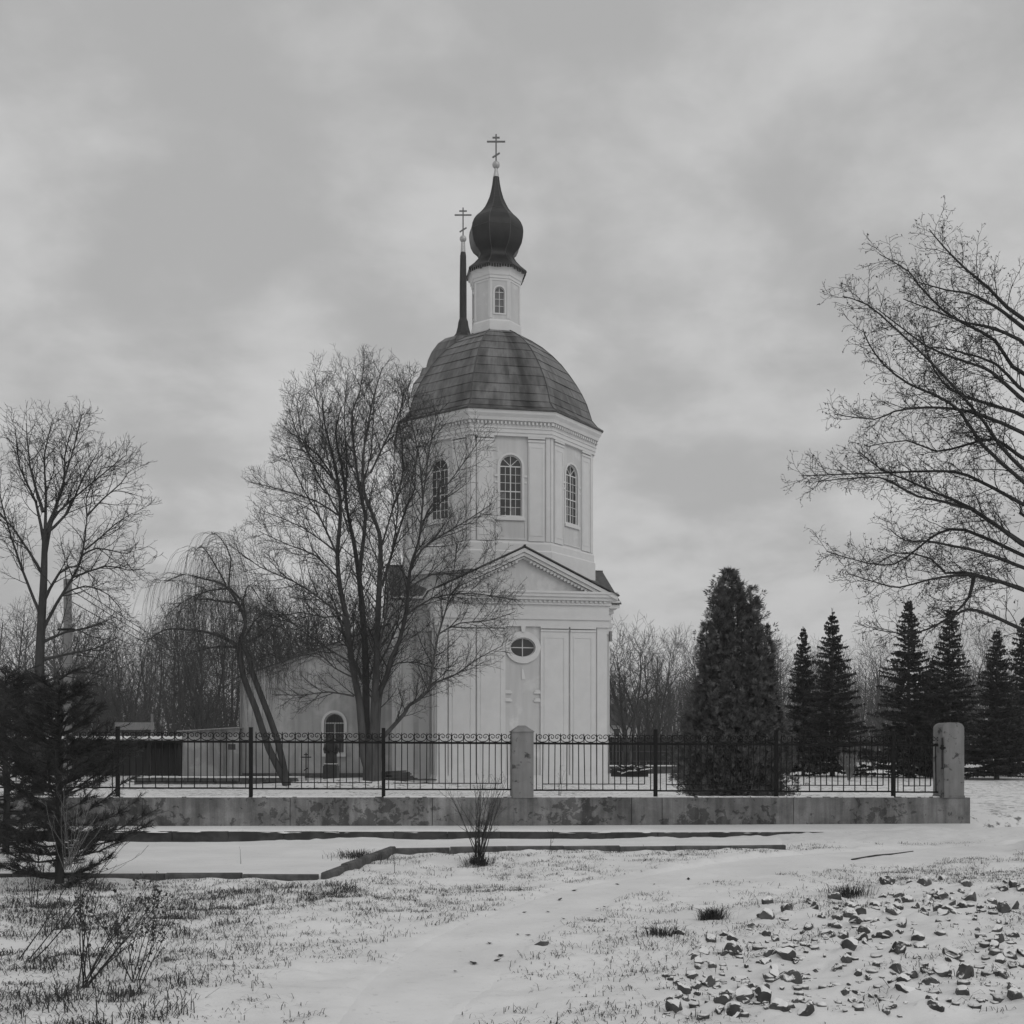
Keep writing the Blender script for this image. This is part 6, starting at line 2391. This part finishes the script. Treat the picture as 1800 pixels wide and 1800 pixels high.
cv_, cf_, off_ = [], [], 0
for _ in range(420):
    px, py = rk.uniform(1150, 1800), rk.uniform(1550, 1800)
    if py < 1688 - (px - 1190) * .30 + rk.uniform(-16, 14): continue
    x, y = G(px, py); z = gz(x, y); r_ = rk.choice((.01, .014, .02, .028, .036))
    pts8 = [(x + r_ * rk.uniform(.5, 1.3) * sx, y + r_ * rk.uniform(.5, 1.3) * sy, z + r_ * (rk.uniform(.2, .9) if sz else -.6)) for sz in (0, 1) for sx, sy in ((-1, -1), (1, -1), (1, 1), (-1, 1))]
    cv_ += pts8
    cf_ += [tuple(off_ + q for q in f) for f in ((0, 3, 2, 1), (4, 5, 6, 7), (0, 1, 5, 4), (1, 2, 6, 5), (2, 3, 7, 6), (3, 0, 4, 7))]
    off_ += 8
tag(link('stone_chips', np_mesh('stone_chips', np.array(cv_), [np.array(cf_)]), M_rock), 'gravelly chips scattered between the stones of the bank', kind='stuff')

# ---------------------------------------------------------------- grass, weeds, fallen leaves
def grass_field(name, n_clump, seed, zone, hgt, label, per=(6, 22), matl=M_grass, wid=.0028, rad=.07):
    r_ = np.random.RandomState(seed)
    V, F = [], []
    got = 0
    cx = r_.uniform(-8.5, 9.5, n_clump * 12); cy = 6 + (r_.rand(n_clump * 12) ** 1.0) * 15.5
    ok = zone(cx, cy, r_)
    cx, cy = cx[ok][:n_clump], cy[ok][:n_clump]
    bx_, by_, hh = [], [], []
    for x, y in zip(cx, cy):
        m = r_.randint(*per)
        sc_r = rad * r_.uniform(.5, 1.6)
        bx_.append(x + r_.normal(0, sc_r, m)); by_.append(y + r_.normal(0, sc_r, m)); hh.append(np.full(m, hgt * r_.uniform(.45, 1.3)))
    X, Y = np.concatenate(bx_), np.concatenate(by_)
    H = np.concatenate(hh) * r_.uniform(.5, 1.25, len(X))
    Z = ground_z(X, Y) - .01
    n = len(X)
    a = r_.rand(n) * 6.28
    lean = np.abs(r_.normal(1.25, .75, n))
    dx, dy = np.cos(a) * lean * H, np.sin(a) * lean * H
    wx, wy_ = -np.sin(a) * wid, np.cos(a) * wid
    P0 = np.stack([X - wx, Y - wy_, Z], 1); P1 = np.stack([X + wx, Y + wy_, Z], 1)
    M0 = np.stack([X + dx * .35 - wx * .8, Y + dy * .35 - wy_ * .8, Z + H * .6], 1); M1 = np.stack([X + dx * .35 + wx * .8, Y + dy * .35 + wy_ * .8, Z + H * .6], 1)
    T = np.stack([X + dx, Y + dy, Z + H * np.clip(1.0 - lean * .45, .12, 1)], 1)
    V = np.stack([P0, P1, M1, M0, T], 1).reshape(-1, 3)
    b = np.arange(n)[:, None] * 5
    o = link(name, np_mesh(name, V, [b + np.array([[0, 1, 2, 3]]), b + np.array([[3, 2, 4]])]), matl)
    return tag(o, label, kind='stuff')


def lawn_zone(x, y, r_):
    ok = ~inside(x, y, _pl) & ~inside(x, y, LOT) & (y < wy(x) - 2.6)
    dens = .6 + .9 * vnoise(x, y, 1.7, 31) + .9 * vnoise(x, y, .55, 37)
    bank = (x > 1.6) & (y < 12.0)
    dens = np.where(bank, dens - .35, dens)
    left = sstep(-.5, -3.0, x) * sstep(14.5, 12.5, y)
    dens = dens + .28 * left - .12 * (seg_dist(x, y, _pl) < .5)
    return ok & (r_.rand(len(x)) < np.clip(dens, 0, 1) ** 1.5)


grass_field('grass_tufts', 7600, 4, lawn_zone, .06, 'dead grass poking through the thin snow of the verge', (3, 14), rad=.07)


def dense_zone(x, y, r_):
    ok = ~inside(x, y, _pl) & ~inside(x, y, LOT) & (y < 14.2)
    d = vnoise(x, y, 1.1, 57) + .35 * sstep(-1.5, -4, x) + .3 * sstep(9.2, 7.5, y) * sstep(-1.5, -2.5, x)
    return ok & (d > .24) & (x < -1.2)


grass_field('weed_clumps', 420, 8, dense_zone, .11, 'darker matted clumps of dead weeds in the near snow', (16, 46), M_leaf, .0036, .11)


def spot_zone(pts, r):
    def f(x, y, r_):
        d = np.full(len(x), 9.0)
        for p in pts:
            d = np.minimum(d, np.hypot(x - p[0], y - p[1]))
        return d < r
    return f


def tuft(px, py, n, h, seed, label, rad=.06, lab_name='grass_tuft'):
    x, y = G(px, py)
    r_ = np.random.RandomState(seed)
    X = x + r_.normal(0, rad, n); Y = y + r_.normal(0, rad, n)
    H = h * r_.uniform(.4, 1.2, n); Z = ground_z(X, Y) - .01
    a = np.arctan2(Y - y, X - x) + r_.normal(0, .5, n); lean = np.abs(r_.normal(.6, .35, n))
    dx, dy = np.cos(a) * lean * H, np.sin(a) * lean * H
    wx, wy_ = -np.sin(a) * .003, np.cos(a) * .003
    V = np.stack([np.stack([X - wx, Y - wy_, Z], 1), np.stack([X + wx, Y + wy_, Z], 1), np.stack([X + dx * .4 + wx, Y + dy * .4 + wy_, Z + H * .65], 1), np.stack([X + dx * .4 - wx, Y + dy * .4 - wy_, Z + H * .65], 1), np.stack([X + dx, Y + dy, Z + H * .75], 1)], 1).reshape(-1, 3)
    b = np.arange(n)[:, None] * 5
    o = link(lab_name, np_mesh(lab_name, V, [b + np.array([[0, 1, 2, 3]]), b + np.array([[3, 2, 4]])]), M_leaf)
    return tag(o, label, kind='stuff')


tuft(842, 1518, 420, .17, 1, 'dense grass tuft around the foot of the bare shrub', .10)
tuft(1252, 1618, 380, .15, 2, 'dark grass tuft at the top left of the stone bank', .06)
tuft(1490, 1572, 300, .16, 3, 'dark grass tuft behind the stones near the top of the bank', .11)
tuft(632, 1512, 500, .14, 4, 'grass tuft along the slanting kerb of the parking bay', .22)
tuft(1165, 1650, 220, .12, 5, 'thin grass tuft left of the first stones', .10)

# fallen leaves on the path
LV = 'small dead leaf lying flat on the snowy footpath'
lf_me = None
for px, py in ((985, 1575), (922, 1595), (963, 1596), (910, 1637), (928, 1638), (860, 1650), (828, 1682), (833, 1684), (875, 1680), (880, 1672), (1085, 1549), (1050, 1594), (1062, 1597), (1058, 1620), (1120, 1565), (1010, 1560), (990, 1610), (800, 1700), (1150, 1548), (1210, 1540)):
    x, y = G(px, py)
    if lf_me is None:
        m = MB()
        m.add([(-.035, 0, .0), (-.01, -.02, .008), (.035, 0, .012), (-.01, .02, .006), (0, 0, -.002)], [(0, 1, 4), (1, 2, 4), (2, 3, 4), (3, 0, 4)])
        o = m.build('fallen_leaf', M_leaf); lf_me = o.data
    else:
        o = link('fallen_leaf', lf_me)
    o.location = (x, y, gz(x, y) + .018); o.rotation_euler = (rk.uniform(-.2, .2), rk.uniform(-.2, .2), rk.uniform(0, 6.28)); sc = rk.uniform(.7, 1.4); o.scale = (sc, sc, sc)
    tag(o, LV, 'leaf', 'dead leaves on the path')
print('objects', len(bpy.data.objects))

# ---------------------------------------------------------------- haze
hm = bpy.data.materials.new('winter_haze'); hm.use_nodes = True
hn = hm.node_tree.nodes; hn.clear()
ho_ = hn.new('ShaderNodeOutputMaterial'); hv = hn.new('ShaderNodeVolumePrincipled')
hv.inputs['Density'].default_value = 0.0006
hv.inputs['Color'].default_value = (.9, .9, .9, 1)
hm.node_tree.links.new(hv.outputs[0], ho_.inputs['Volume'])
hb = MB().box(-1600, 1600, -60, 1900, -2, 45).build('haze', hm)
tag(hb, 'thin winter haze over the churchyard', kind='stuff')
